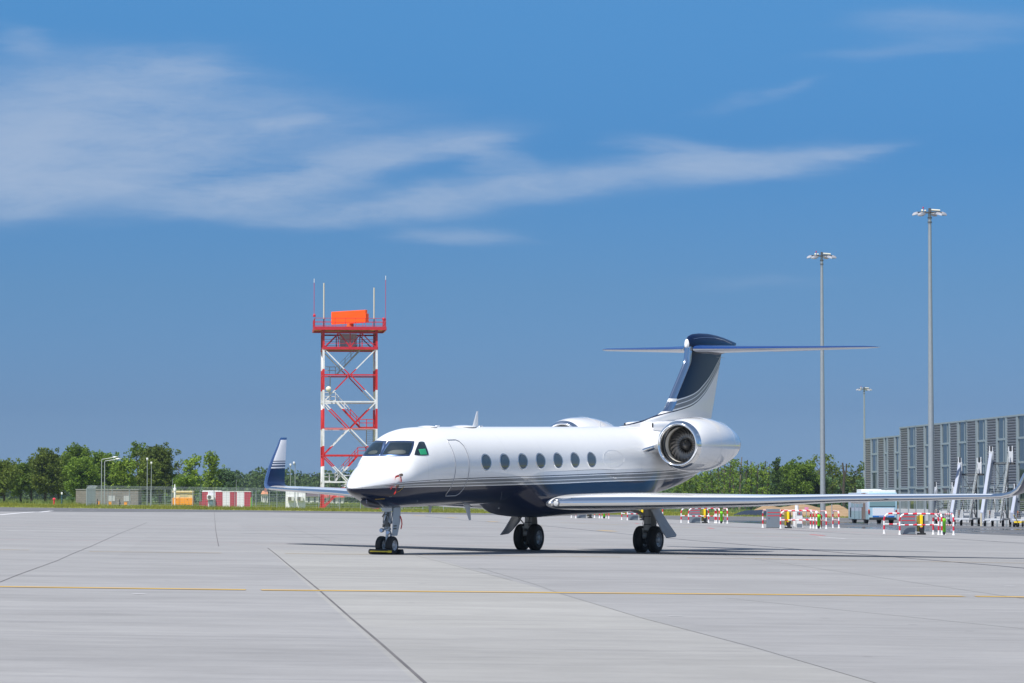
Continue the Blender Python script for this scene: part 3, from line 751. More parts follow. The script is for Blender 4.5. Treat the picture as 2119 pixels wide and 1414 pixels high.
# dorsal intake and equipment fairing ahead of the fin
for side in (-1, 1):
    rings = []
    for x, k in ((4.05, .75), (4.5, .95), (5.5, 1), (6.6, 1), (7.6, .6), (8.2, .15)):
        hw = .33 * k; h = .20 * k
        rings.append([(x, side * (.30 + hw * math.copysign(abs(math.sin(a)) ** .6, math.sin(a))), 4.12 + h * math.copysign(abs(math.cos(a)) ** .6, math.cos(a))) for a in [2 * PI * i / 24 for i in range(24)]])
    df = MB().loft(rings).build('dorsal_fairing', JETW, jet, smooth=50)
    MB().box((4.045, side * .52, 4.17), (.02, .055, .15)).build('dorsal_intake', BLACK, df)
# antennas, probes, beacons
def blade(x, y, z0, z1, c0, c1, sweep, th=.05, m=JETW, name='blade_antenna'):
    rings = []
    for k in range(5):
        q = k / 4; c = c0 + (c1 - c0) * q; xx = x + sweep * q; z = z0 + (z1 - z0) * q; t_ = th * (1 - .5 * q)
        rings.append([(xx + c * u, y + w * t_, z) for u, w in ((0, 0), (.15, .4), (.45, .5), (1, 0), (.45, -.5), (.15, -.4))])
    return MB().loft(rings).build(name, m, jet, smooth=50)
blade(-8.35, 0, 4.08, 4.60, .42, .10, .32)
blade(-8.9, .0, 1.78, 1.25, .42, .14, .36, m=LGREY)
blade(-10.9, .15, 1.76, 1.54, .22, .12, .06, m=LGREY)
blade(.9, 0.0, 4.10, 4.30, .10, .05, .02, .03)
for x, l, w, h in ((-11.25, .75, .28, .055), (-8.9, 1.35, .32, .07)):
    rings = []
    for k in range(9):
        q = k / 8; s_ = math.sin(PI * min(1, max(0.02, q))) ** .5
        rings.append([(x + l * (q - .5), w * s_ * math.cos(a), 4.105 + h * s_ * math.sin(a)) for a in [PI * i / 12 for i in range(13)]])
    MB().loft(rings, False, False).build('antenna_dome', JETW, jet, smooth=60)
MB().box((-10.6, 0, 4.135), (.22, .05, .05)).box((-7.75, 0, 4.13), (.2, .06, .04)).build('top_beacon', JETW, jet, bevel=.01)
for (a, b), nm in (((895, 885), 'pitot_probe'), ((832, 1030), 'pitot_probe')):
    p = on_jet(*cq([(a, b)])[0], 0.0)
    for s_ in (1, -1):
        q = Vector((p.x, p.y * s_, p.z)); o_ = 1 if q.y > 0 else -1
        MB().tube([q, q + Vector((-.02, o_ * .10, 0)), q + Vector((-.22, o_ * .12, 0))], .016, 8).build(nm, SILV, jet)
MB().loft([el_ring(x, zt, zb, hw) for x, zt, zb, hw in ((-15.15, 2.0, 1.93, .02), (-15.12, 2.02, 1.88, .12), (-14.9, 2.0, 1.79, .17), (-14.5, 1.95, 1.74, .17), (-14.1, 1.9, 1.76, .10))]).build('chin_sensor', mat('sensor_grey', (.05, .055, .07), .3), jet, smooth=60)
MB().box((-15.118, -.02, 1.955), (.02, .16, .09)).build('sensor_window', mat('sensor_glass', (.35, .35, .5), .1), jet)
YM = mat('yellow_trim', (.6, .38, .03), .5)
MB().tube([on_jet(x_, y_, .004) for x_, y_ in cq([(470, 1212), (540, 1225), (600, 1222), (680, 1218)])][1:], .007, 6).build('yellow_stencil', YM, jet)
MB().tube([on_jet(x_, y_, .004) for x_, y_ in cq([(860, 1120), (900, 1105), (935, 1070), (965, 1035)])], .005, 6).build('yellow_stencil', YM, jet)
st_ = MB()
for (a, b, w_) in ((815, 805, .03), (1480, 950, .04), (757, 1187, .02), (775, 1187, .02), (1160, 1250, .03)): st_.box(on_jet(*cq([(a, b)])[0], .003), (w_, .012, w_))
st_.build('stencils', GREYM, jet, smooth=0)
# service stencils on the fairing side
st_ = MB()
for px_, py_ in ((1154, 1004), (1186, 1003), (1193, 1001), (1220, 1002), (1228, 1000), (1198, 1008), (1232, 1007), (1109, 1053)):
    o_, d_ = jray(px_, py_); t_ = (-1.30 - o_.y) / d_.y; p = o_ + d_ * t_; st_.box((p.x, -(yat(p.x, p.z) + .004), p.z), (.07, .01, .035))
st_.build('service_stencils', LGREY, jet, smooth=0)

# landing gear
def wheel(parent, x, y, z, r, w, rim, hub_out, n=40):
    tp_ = [(-w * .5, rim), (-w * .52, rim + (r - rim) * .35), (-w * .5, rim + (r - rim) * .7), (-w * .40, r * .955), (-w * .28, r * .99), (-w * .20, r), (-w * .195, r * .985), (-w * .17, r * .985), (-w * .165, r), (-w * .04, r), (-w * .035, r * .985), (w * .035, r * .985), (w * .04, r),
           (w * .165, r), (w * .17, r * .985), (w * .195, r * .985), (w * .2, r), (w * .28, r * .99), (w * .40, r * .955), (w * .5, rim + (r - rim) * .7), (w * .52, rim + (r - rim) * .35), (w * .5, rim)]
    MB().rev(tp_, (x, y, z), 'Y', n).build('tyre', RUBBER, parent, smooth=50)
    o_ = hub_out
    RM = mat('wheel_rim', (.5, .51, .53), .38, .3, var=.1, vscale=20)
    m_ = MB().rev([(o_ * w * .44, rim + .012), (o_ * w * .5, rim), (o_ * w * .46, rim * .93), (o_ * w * .30, rim * .86), (o_ * w * .27, rim * .5), (o_ * w * .42, rim * .36), (o_ * w * .46, rim * .3), (o_ * w * .46, .004)], (x, y, z), 'Y', n)
    m_.rev([(-o_ * w * .5, rim), (-o_ * w * .3, rim * .9), (-o_ * w * .25, .01)], (x, y, z), 'Y', n)
    rm_ = m_.build('rim', RM, parent, smooth=40)
    h = MB()
    for k in range(9):
        q = 2 * PI * k / 9; h.rev([(o_ * w * .285, .005), (o_ * w * .287, rim * .13), (o_ * w * .25, rim * .13)], (x + rim * .68 * math.cos(q), y, z + rim * .68 * math.sin(q)), 'Y', 10)
    h.build('rim_holes', BLACK, parent, smooth=0)
for side in (-1, 1):
    g = bpy.data.objects.new('main_landing_gear', None); COL.objects.link(g); g.parent = jet; g.empty_display_size = .2
    s = side
    for dy in (-.245, .245):
        wheel(g, 0.0, s * 2.185 + dy, .43, .445, .285, .235, 1 if dy > 0 else -1)
    MB().tube([(-.04, s * 2.17, 1.62), (-.04, s * 2.17, 1.22), (-.05, s * 2.175, 1.2), (-.06, s * 2.18, .95), (-.07, s * 2.18, .86), (-.12, s * 2.185, .70)], [.13, .13, .115, .115, .125, .13], 18).build('oleo_strut', GEARM, g, smooth=50)
    f_ = MB()
    for dy in (-.11, .11): f_.loft([[(-.12 + a * w_, s * 2.185 + dy + b * .03, z_) for a, b in ((-1, -1), (1, -1), (1, 1), (-1, 1))] for z_, w_ in ((.80, .10), (.66, .12), (.55, .10), (.47, .09))])
    f_.rev([(-.17, .07), (-.17, .085), (.17, .085), (.17, .07)], (-.16, s * 2.185, .56), 'Y', 16, True)
    f_.build('strut_fork', GEARM, g, smooth=40)
    MB().tube([(0, s * 2.185 - .32, .43), (0, s * 2.185 + .32, .43)], .055, 14).rev([(-.05, .0), (-.05, .16), (.05, .16), (.05, 0)], (0, s * 2.185 - .10, .43), 'Y', 20).rev([(-.05, .0), (-.05, .16), (.05, .16), (.05, 0)], (0, s * 2.185 + .10, .43), 'Y', 20).build('axle_and_brakes', GEARD, g, smooth=40)
    MB().rev([(-.01, .118), (0, .128), (.012, .118)], (-.045, s * 2.172, 1.19), 'Z', 18).rev([(-.01, .118), (0, .126), (.012, .118)], (-.065, s * 2.18, .93), 'Z', 18).tube([(-.10, s * 2.08, 1.25), (-.2, s * 2.08, .95), (-.16, s * 2.1, .6)], .012, 6).tube([(.08, s * 2.17, 1.1), (.15, s * 2.17, .8), (.06, s * 2.17, .5)], .014, 6).build('hoses_and_bands', BLACK, g, smooth=40)
    MB().bar((-.02, s * 1.30, 1.50), (-.03, s * 2.10, 1.20), .05, .07).bar((.05, s * 1.42, 1.50), (.0, s * 2.12, 1.24), .035).build('side_brace', GEARM, g)
    MB().bar((-.05, s * 2.2, .74), (.08, s * 2.62, 1.10), .03).build('door_link', GEARM, g)
    # leg door leaning outboard, and the plate behind the strut
    dv = [(-.34, s * 2.36, 1.52), (.30, s * 2.36, 1.52), (.40, s * 2.72, .92), (.34, s * 3.02, .58), (.22, s * 3.06, .52), (-.42, s * 3.02, .50), (-.42, s * 2.86, .70)]
    nrm = Vector((0, s * .84, .54)) * .035
    MB().add([Vector(p) for p in dv] + [Vector(p) + nrm for p in dv], [tuple(range(6, -1, -1)), tuple(range(7, 14))] + [(k, (k + 1) % 7, 7 + (k + 1) % 7, 7 + k) for k in range(7)]).build('gear_door', mat('gear_door_paint', (.5, .52, .55), .3), g, smooth=0, bevel=.006)
    MB().add([(.18, s * 2.02, 1.5), (.18, s * 2.36, 1.5), (.30, s * 2.34, .70), (.34, s * 2.2, .62), (.30, s * 2.02, .85)] + [(.22, s * 2.02, 1.5), (.22, s * 2.36, 1.5), (.34, s * 2.34, .70), (.38, s * 2.2, .62), (.34, s * 2.02, .85)],
             [(4, 3, 2, 1, 0), (5, 6, 7, 8, 9)] + [(k, (k + 1) % 5, 5 + (k + 1) % 5, 5 + k) for k in range(5)]).build('rear_plate', GEARM, g, smooth=0)
g = bpy.data.objects.new('nose_landing_gear', None); COL.objects.link(g); g.parent = jet; g.empty_display_size = .2
NX, NZ0 = -13.75, .39
NGP = mat('nose_gear_paint', (.50, .56, .62), .38, .15, var=.12, vscale=10)
for dy in (-.17, .17): wheel(g, NX, dy, NZ0 + .262, .268, .185, .15, 1 if dy > 0 else -1, 36)
MB().tube([(NX + .10, 0, 1.80), (NX + .06, 0, 1.42), (NX + .04, 0, 1.40), (NX + .03, 0, 1.16)], [.085, .085, .095, .09], 16).tube([(NX + .03, 0, 1.18), (NX, 0, .70)], .045, 14).build('oleo_strut', NGP, g, smooth=50)
MB().box((NX + .10, 0, 1.72), (.22, .34, .16)).box((NX + .04, 0, 1.33), (.17, .24, .10)).box((NX + .03, 0, 1.12), (.14, .18, .07)).bar((NX + .22, -.10, 1.75), (NX + .62, -.10, 1.80), .05).bar((NX + .06, -.10, 1.32), (NX + .12, -.14, 1.66), .035).bar((NX + .06, .10, 1.32), (NX + .12, .14, 1.66), .035).build('steering_collar', NGP, g, bevel=.01)
MB().bar((NX + .07, 0, 1.14), (NX + .28, 0, .95), .06, .03).bar((NX + .28, 0, .95), (NX + .03, 0, .76), .06, .03).tube([(NX, -.18, NZ0 + .262), (NX, .18, NZ0 + .262)], .035, 10).build('torque_link', NGP, g)
hs = MB()
for k, (a, b) in enumerate(((-.06, -.09), (-.07, .05), (.0, -.12), (-.09, 0))):
    hs.tube([(NX + a + .08, -.06 + .04 * k, 1.62), (NX + a - .03, -.10 + .05 * k, 1.48), (NX - .09, -.08 + .05 * k, 1.36), (NX - .06, -.06 + .04 * k, 1.22), (NX - .02, -.05 + .03 * k, 1.10)], .013, 6)
hs.tube([(NX - .08, -.12, 1.5), (NX - .12, -.05, 1.56), (NX - .12, .05, 1.56), (NX - .08, .11, 1.48)], .014, 6).tube([(NX + .14, -.12, 1.68), (NX + .16, -.15, 1.4), (NX + .2, -.14, 1.15)], .018, 6)
hs.box((NX - .02, -.09, 1.26), (.08, .05, .12)).box((NX - .04, .08, 1.22), (.06, .06, .09)).build('hoses_and_valves', GEARD, g, smooth=40)
for dy in (-.11, .11):
    MB().rev([(-.10, .005), (-.10, .055), (-.085, .065), (0, .06), (.04, .02)], (NX - .06, dy, 1.03 if dy < 0 else 1.09), 'X', 18).build('taxi_light', SILV, g, smooth=50)
    MB().rev([(-.104, .003), (-.103, .05), (-.098, .052)], (NX - .06, dy, 1.03 if dy < 0 else 1.09), 'X', 18).build('taxi_light_lens', mat('taxi_lens', (.35, .5, .75), .08), g, smooth=50)
dp = [(NX + .02, 1.76), (NX + .42, 1.76), (NX + .40, 1.35), (NX + .22, .93), (NX - .02, .93), (NX - .05, 1.02), (NX - .02, 1.40)]
MB().add([(a, -.20, b) for a, b in dp] + [(a, -.235, b) for a, b in dp], [tuple(range(6, -1, -1)), tuple(range(7, 14))] + [(k, (k + 1) % 7, 7 + (k + 1) % 7, 7 + k) for k in range(7)]).build('gear_door', mat('nose_door_paint', (.34, .40, .46), .35), g, smooth=0, bevel=.006)
MB().box((NX + .06, -.243, 1.22), (.18, .012, .03)).box((NX + .05, -.243, 1.14), (.18, .012, .03)).build('door_hinges', BLACK, g)

# pitot covers with their ribbons: lift off
def jp(p): return JETM @ Vector(p)
RIB = mat('red_ribbon', (.62, .03, .03), .7); CANV = mat('brown_canvas', (.12, .08, .06), .8)
for k, ((a, b), rib, lab) in enumerate((((893, 888), [(880, 890), (845, 898), (822, 912), (815, 945)], 'upper red pitot cover with streamer on the nose of the jet'),
                                       ((832, 1028), [(830, 1045), (832, 1080), (828, 1110), (800, 1135)], 'lower red pitot cover with streamer on the navy chin of the jet'))):
    p0 = on_jet(*cq([(a, b)])[0], .10)
    t0 = empty('pitot_cover', jp(p0), label=lab, cat='pitot cover', group='red pitot covers on the nose')
    loc = lambda p: jp(p) - jp(p0)
    MB().tube([loc(p0 + Vector((.03, 0, 0))), loc(p0 + Vector((-.12, -.02, 0)))], [.045, .032], 10).build('sleeve', CANV, t0)
    pts = [on_jet(*cq([q])[0], .05) for q in rib]
    P = [p0] + pts; vs = []
    for q in P: vs += [loc(q + Vector((0, 0, .028))), loc(q - Vector((0, 0, .028)))]
    rb = MB().add(vs, [(2 * i, 2 * i + 1, 2 * i + 3, 2 * i + 2) for i in range(len(P) - 1)])
    e1 = [on_jet(*cq([q])[0], .04) for q in (((905, 900), (908, 975)) if k == 0 else ((780, 1040), (758, 1075)))]
    vs = []
    for q in [p0] + e1: vs += [loc(q + Vector((.028, 0, 0))), loc(q - Vector((.028, 0, 0)))]
    rb.add(vs, [(0, 1, 3, 2), (2, 3, 5, 4)])
    o_ = rb.build('streamer', RIB, t0, smooth=0); so = o_.modifiers.new('s', 'SOLIDIFY'); so.thickness = .004
o_ = patch('reflective_card', cq([(1172, 500), (1272, 492), (1300, 578), (1202, 582)]), mat('green_card', (.02, .30, .14), .5), .014, None)
o_.matrix_world = JETM
tag(o_, 'green card propped behind the cockpit side window of the jet', 'card')
# red flag hanging from the nose gear door
rp = [(NX + .36, -.25, 1.50), (NX + .42, -.26, 1.38), (NX + .44, -.26, 1.26), (NX + .36, -.27, 1.12)]
c0 = jp(rp[0]); vs = []
for p in rp: vs += [jp((p[0] - .03, p[1], p[2])) - c0, jp((p[0] + .03, p[1], p[2])) - c0]
o_ = MB().add(vs, [(2 * i, 2 * i + 1, 2 * i + 3, 2 * i + 2) for i in range(len(rp) - 1)]).build('warning_streamer', RIB, None, smooth=0)
o_.location = c0; so = o_.modifiers.new('s', 'SOLIDIFY'); so.thickness = .005
tag(o_, 'red warning streamer hanging beside the nose gear door', 'streamer')
# chocks at the nose wheels
def chock(dx, lab, roll):
    p0 = jp((NX + dx, 0, NZ0)); D = p0.y; p0.z = gz(p0.x, D) + .012
    t0 = empty('wheel_chock', p0, label=lab, cat='chock', group='chocks at the nose wheels')
    ax = (-JL).normalized(); fx = JA.normalized(); ax.z = -.0135 * ax.x; fx.z = 0
    L = .39 if roll else .33
    if roll:
        rings = []
        for sgn in (-1, 1): rings.append([ax * (L * sgn) + fx * (.085 * math.cos(a)) + Vector((0, 0, .075 + .075 * math.sin(a))) for a in [2 * PI * i / 16 for i in range(16)]])
        MB().loft(rings).build('roller', RUBBER, t0, smooth=50)
        rings = []
        for sgn in (-1, .86): rings.append([ax * (L * sgn) + fx * (-.088 * math.cos(a)) + Vector((0, 0, .075 + .079 * math.sin(a))) for a in [R(d) for d in (-6, 8, 20)]])
        MB().loft(rings, False, False).build('yellow_band', YELLOW, t0, smooth=50)
        rings = []
        for sgn in (-.98, -.66): rings.append([ax * (L * sgn) + fx * (-.089 * math.cos(a)) + Vector((0, 0, .075 + .081 * math.sin(a))) for a in [R(d) for d in (-14, 8, 30)]])
        MB().loft(rings, False, False).build('yellow_patch', YELLOW, t0, smooth=50)
    else:
        rings = [[ax * (L * sgn) + fx * a + Vector((0, 0, b)) for a, b in ((-.12, 0), (.12, 0), (.05, .15), (-.05, .15))] for sgn in (-1, 1)]
        MB().loft(rings).build('wedge', BLACK, t0, smooth=0, bevel=.01)
chock(-.33, 'black roller chock with yellow stripe in front of the nose wheels', True)
chock(.36, 'black wedge chock behind the nose wheels', False)

# ------------------------------------------------------------------ radar tower
def band_mat():
    m = bpy.data.materials.new('red_white_bands'); m.use_nodes = True; t = NT(m.node_tree); p = t.n['Principled BSDF']
    oc = t.new('ShaderNodeTexCoord').outputs['Object']
    z = t.new('ShaderNodeSeparateXYZ', ins={0: oc}).outputs[2]
    r = (.62, .018, .022); w = (.80, .80, .82); cuts = [0, 2.65, 5.3, 7.85, 10.03, 12.5, 14.9, 17.5, 20.05]
    c = t.ramp(t.m('DIVIDE', z, 24.0), [(k / 24, r if i % 2 == 0 else w) for i, k in enumerate(cuts)], 'CONSTANT')
    n = t.noise(oc, 2.5, 5, .65); f = t.m('MULTIPLY_ADD', n, .55, .66)
    c = t.mix(1.0, c, t.new('ShaderNodeCombineColor', ins={0: f, 1: f, 2: f}).outputs[0], 'MULTIPLY')
    t.l.new(c, p.inputs['Base Color']); p.inputs['Roughness'].default_value = .5
    return m
BAND = band_mat(); TRED = mat('tower_red', (.52, .02, .035), .5, var=.15)
TD = 412.3; TS = F / 409.0
tb = foot(722, TD, True)
tower = empty('radar_tower', tb, .09, 'tall red and white lattice radar tower with an orange rotating antenna on top', 'radar tower')
w2 = 3.33
def tl(px, y): return (px - 724) / TS, (1053.6 - y) / TS
for sx in (-1, 1):
    for sy in (-1, 1):
        MB().bar((sx * w2, sy * w2, 0), (sx * w2, sy * w2, 22.3), .26).box((sx * w2, sy * w2, .12), (.6, .6, .3)).build('leg', BAND, tower, smooth=0)
def fpt(face, a, z):   # a from -1 to 1 across a face
    return {0: (a * w2, -w2, z), 1: (a * w2, w2, z), 2: (-w2, a * w2, z), 3: (w2, a * w2, z)}[face]
LV = [3.37, 6.72, 10.07, 13.43, 16.8]
for face in range(4):
    for z in LV: MB().bar(fpt(face, -.96, z), fpt(face, .96, z), .17).build('horizontal_beam', BAND, tower, smooth=0)
    for zt, zm, zb in ((20.1, 16.8, 13.43), (13.43, 10.07, 6.72), (6.72, 3.37, .1)):
        for sg in (-1, 1):
            MB().bar(fpt(face, sg * .96, zt - .1), fpt(face, sg * .04, zm + .1), .14).build('diagonal_brace', BAND, tower, smooth=0)
            MB().bar(fpt(face, sg * .04, zm - .1), fpt(face, sg * .96, zb + .1), .14).build('diagonal_brace', BAND, tower, smooth=0)
    # red machinery level below the platform
    m_ = MB()
    m_.bar(fpt(face, -1.03, 20.15), fpt(face, 1.03, 20.15), .34).bar(fpt(face, -1, 22.1), fpt(face, 1, 22.1), .2)
    for a in (-.45, 0, .45): m_.bar(fpt(face, a, 20.2), fpt(face, a, 22.2), .12)
    m_.bar(fpt(face, -.97, 20.25), fpt(face, -.42, 22.1), .13).bar(fpt(face, -.42, 22.1), fpt(face, 0, 20.25), .13).bar(fpt(face, 0, 20.25), fpt(face, .42, 22.1), .13).bar(fpt(face, .42, 22.1), fpt(face, .97, 20.25), .13)
    for z in (20.75, 21.25): m_.bar(fpt(face, -1, z), fpt(face, 1, z), .05)
    m_.build('truss_girder', TRED, tower, smooth=0)
MB().box((0, 0, 20.14), (6.3, 6.3, .08)).build('maintenance_floor', mat('grating', (.2, .05, .05), .7), tower)
MB().box((0, 0, 22.72), (9.0, 8.0, .22)).box((0, -3.98, 22.62), (9.0, .12, .42)).box((0, 3.98, 22.62), (9.0, .12, .42)).box((-4.48, 0, 22.62), (.12, 8, .42)).box((4.48, 0, 22.62), (.12, 8, .42)).bar((-3.33, -3.9, 22.45), (-3.33, 3.9, 22.45), .25).bar((3.33, -3.9, 22.45), (3.33, 3.9, 22.45), .25).build('platform', TRED, tower)
rl = MB()
for sx, sy, ex_, ey_ in ((-4.45, -3.95, 4.45, -3.95), (-4.45, 3.95, 4.45, 3.95), (-4.45, -3.95, -4.45, 3.95), (4.45, -3.95, 4.45, 3.95)):
    for z in (23.35, 23.88): rl.bar((sx, sy, z), (ex_, ey_, z), .05)
    for k in range(8): rl.bar((sx + (ex_ - sx) * k / 7, sy + (ey_ - sy) * k / 7, 22.8), (sx + (ex_ - sx) * k / 7, sy + (ey_ - sy) * k / 7, 23.9), .05)
rl.build('guard_rail', TRED, tower, smooth=0)
MB().box((-.1, .3, 21.2), (2.1, 2.2, 1.75)).build('equipment_cabin', WHITE, tower, bevel=.03)
MB().box((-2.2, -3.2, 22.2), (2.0, .25, .12)).box((3.2, -3.6, 22.42), (1.4, .2, .10)).build('cable_tray', YELLOW, tower)
MB().rev([(22.85, .55), (23.05, .55), (23.1, .3), (23.5, .28)], (0, 0, 0), 'Z', 20, True).build('turntable', mat('orange_red', (.6, .12, .02), .5), tower, smooth=40)
ORG = mat('orange_paint', (1.0, .13, .006), .55, var=.04)
ang = R(-45) - .09
am = Matrix.Rotation(ang, 3, 'Z')
an = MB(); an.box((0, 0, 24.22), (6.4, .34, 1.62), M=None)
an.v = [tuple(am @ Vector((x, y, 0)) + Vector((0, 0, z))) for x, y, z in an.v]
an = an.build('radar_antenna', ORG, tower, bevel=.02)
m_ = MB()
for k in range(33):
    x = -3.15 + 6.3 * k / 32
    for sy in (-.18, .18): p = am @ Vector((x, sy, 0)); m_.box((p.x, p.y, 24.22), (.05, .03, 1.58), ang)
p = am @ Vector((3.26, .05, 0)); m_.box((p.x, p.y, 24.0), (.14, .5, 1.1), ang)
m_.build('antenna_ribs', mat('orange_ribs', (.92, .11, .005), .55), an, smooth=0)
p = am @ Vector((0, .35, 0)); MB().box((p.x, p.y, 23.55), (1.6, .5, .18), ang).box((p.x, p.y, 23.3), (.5, .4, .5), ang).build('feed_arm', mat('orange_red', (.6, .12, .02), .5), tower)
for px_, y0, y1, c_, rr in ((649, 657, 586, 'p', .035), (669.5, 675, 586, 'c', .09), (773.5, 675, 595, 'c', .09), (797, 660, 579, 'p', .035)):
    x0, z0 = tl(px_, y0); x1, z1 = tl(px_, y1); yy = -3.8 if c_ == 'p' else -3.2
    if c_ == 'c':
        a_ = MB().tube([(x0, yy, z0 + .9), (x0, yy, z1)], rr, 10).build('whip_antenna', mat('cream_radome', (.62, .58, .47), .5), tower)
        MB().tube([(x0, yy, z0 - .3), (x0, yy, z0 + .95)], .06, 8).build('antenna_mount', BLACK, a_)
    else:
        a_ = MB().tube([(x0, yy, z0), (x0, yy, z1 + .5)], rr, 8).build('whip_antenna', mat('pink_red', (.5, .06, .14), .5), tower)
        MB().tube([(x0, yy, z1 + .5), (x0, yy, z1)], rr * 1.1, 8).build('antenna_tip', WHITE, a_)
for px_, y in ((649.5, 654), (792.5, 661)):
    x, z = tl(px_, y); MB().rev([(-.2, .02), (-.18, .16), (.05, .17), (.2, .08), (.22, .01)], (x, -3.9, z), 'Z', 12).build('obstruction_light', mat('red_lamp', (.5, .01, .03), .3), tower, smooth=50)
x, z = tl(679.5, 806); MB().rev([(-.12, .01), (-.10, .2), (0, .34), (.04, .34), (.16, .08)], (x, -w2 - .3, z), 'Y', 24).build('dish_antenna', mat('cream_dish', (.75, .73, .6), .4), tower, smooth=60)
GS = STEEL
def flight(a, b, m, ydepth=0.4):
    (xa, za), (xb, zb) = tl(*a), tl(*b); fl = MB(); n = 14
    for yy in (ydepth - .42, ydepth + .42):
        fl.bar((xa, yy, za), (xb, yy, zb), .06, .22)
        for h in (.55, 1.0): fl.bar((xa, yy, za + h), (xb, yy, zb + h), .05)
        for k in range(4): q = (k + .5) / 4; xx = xa + (xb - xa) * q; zz = za + (zb - za) * q; fl.bar((xx, yy, zz), (xx, yy, zz + 1.0), .05)
    for k in range(n): q = (k + .5) / n; fl.box((xa + (xb - xa) * q, ydepth, za + (zb - za) * q), (.26, .8, .04))
    fl.build('stair_flight', m, tower, smooth=0)
flight((746, 723), (697, 775), GS, -.5); flight((694, 829), (745, 884), BAND, -1.6); flight((742, 943), (695, 996), BAND, -.5)
def landing(x0, x1, y, m, yd):
    (xa, z), (xb, _) = tl(x0, y), tl(x1, y); l_ = MB().box(((xa + xb) / 2, yd, z), (xb - xa, 1.5, .1))
    for h in (.55, 1.0):
        for yy in (yd - .72, yd + .72): l_.bar((xa, yy, z + h), (xb, yy, z + h), .05)
    for xx in (xa, (xa + xb) / 2, xb):
        for yy in (yd - .72, yd + .72): l_.bar((xx, yy, z), (xx, yy, z + 1.0), .05)
    l_.build('stair_landing', m, tower, smooth=0)
landing(671, 695, 775, GS, -1); landing(671, 695, 829, BAND, -1.4); landing(745, 775, 884, BAND, -1); landing(742, 775, 942, BAND, -1); landing(671, 695, 996, BAND, -1)
def ladder(x0, x1, ya, yb, m, yd):
    (xa, za), (xb, zb) = tl(x0, ya), tl(x1, yb); l_ = MB()
    for xx in (xa, xb): l_.bar((xx, yd, za), (xx, yd + .6, zb), .05, .12)
    n = 13
    for k in range(n): q = (k + .5) / n; l_.box(((xa + xb) / 2, yd + .6 * q, za + (zb - za) * q), (xb - xa, .25, .04))
    l_.build('steps', m, tower, smooth=0)
ladder(671, 684, 778, 829, GS, -1.2); ladder(760, 774, 887, 941, GS, -1.0); ladder(671, 684, 998, 1050, GS, -1.0)

# ------------------------------------------------------------------ floodlight masts
FLG = mat('lamp_housing', (.45, .45, .48), .4, .3)
def light_mast(px, D, ytop, label, rb, rt, small=False):
    b = foot(px, D); h = ZA(ytop, D) - b.z
    t0 = empty('floodlight_mast', b, 0, label, 'floodlight mast', 'tall floodlight masts round the apron')
    MB().tube([(0, 0, 0), (0, 0, h * .35), (0, 0, h * .75), (0, 0, h)], [rb, rb * .85, rb * .6, rt], 16).build('pole', STEEL, t0, smooth=60)
    MB().rev([(0, rb * 2), (.06, rb * 2), (.07, rb * 1.2), (.3, rb * 1.1)], (0, 0, 0), 'Z', 16, True).build('base_flange', STEEL, t0)
    for z_ in (h - .45, h - .85): MB().rev([(-.05, rt * 1.4), (.05, rt * 1.4)], (0, 0, z_), 'Z', 12, True).build('clamp_ring', DSTEEL, t0)
    k = .72 if small else 1
    MB().box((0, 0, h + .02), (.7 * k, .7 * k, .06)).box((0, 0, h + .25), (.22, .22, .4)).bar((-1.1 * k, 0, h + .08), (1.1 * k, 0, h + .08), .08).bar((0, -.9 * k, h + .08), (0, .9 * k, h + .08), .08).build('head_frame', DSTEEL, t0)
    for q, rr in ((10, 1.25), (60, 1.0), (125, 1.0), (170, 1.25), (215, 1.0), (325, 1.0)):
        a = R(q); c = Vector((rr * k * math.cos(a), rr * k * math.sin(a), h - .05 - .1 * (q > 180)))
        Mx = Matrix.Rotation(a, 3, 'Z') @ Matrix.Rotation(R(12), 3, 'Y'); hs_ = MB()
        ring_ = lambda x, w, z0, z1: [Mx @ Vector(v) * k + c for v in ((x, -w, z0), (x, w, z0), (x, w * .8, z1), (x, -w * .8, z1))]
        hs_.loft([ring_(-.30, .14, -.05, .10), ring_(-.1, .22, -.08, .16), ring_(.2, .24, -.09, .12), ring_(.36, .2, -.09, .0)])
        hs_.build('floodlight', FLG, t0, smooth=30)
    MB().tube([(.15 * k, 0, h + .28), (.95 * k, 0, h + .22)], .10, 10).tube([(-.35 * k, 0, h + .2), (-.5 * k, 0, h + .2)], .1, 10).tube([(-.62 * k, 0, h + .2), (-.78 * k, 0, h + .2)], .13, 10).build('ballast', mat('cream_paint', (.62, .6, .5), .5), t0, smooth=50)
    if not small: MB().tube([(-.6, 0, h + .3), (-.6, 0, h + .45)], .02, 6).rev([(.42, .06), (.56, .05), (.58, .01)], (-.6, 0, h), 'Z', 10, True).build('obstruction_light', mat('red_lamp', (.5, .01, .03), .3), t0, smooth=50)
    return t0
light_mast(1926.5, 300, 440, 'tallest floodlight mast, standing in front of the louvred building', .30, .15)
light_mast(1702, 350, 530, 'floodlight mast rising beyond the long wing, left of the bus', .30, .14)
light_mast(1788.5, 640, 806, 'distant slim floodlight mast at the left end of the louvred building', .26, .13)

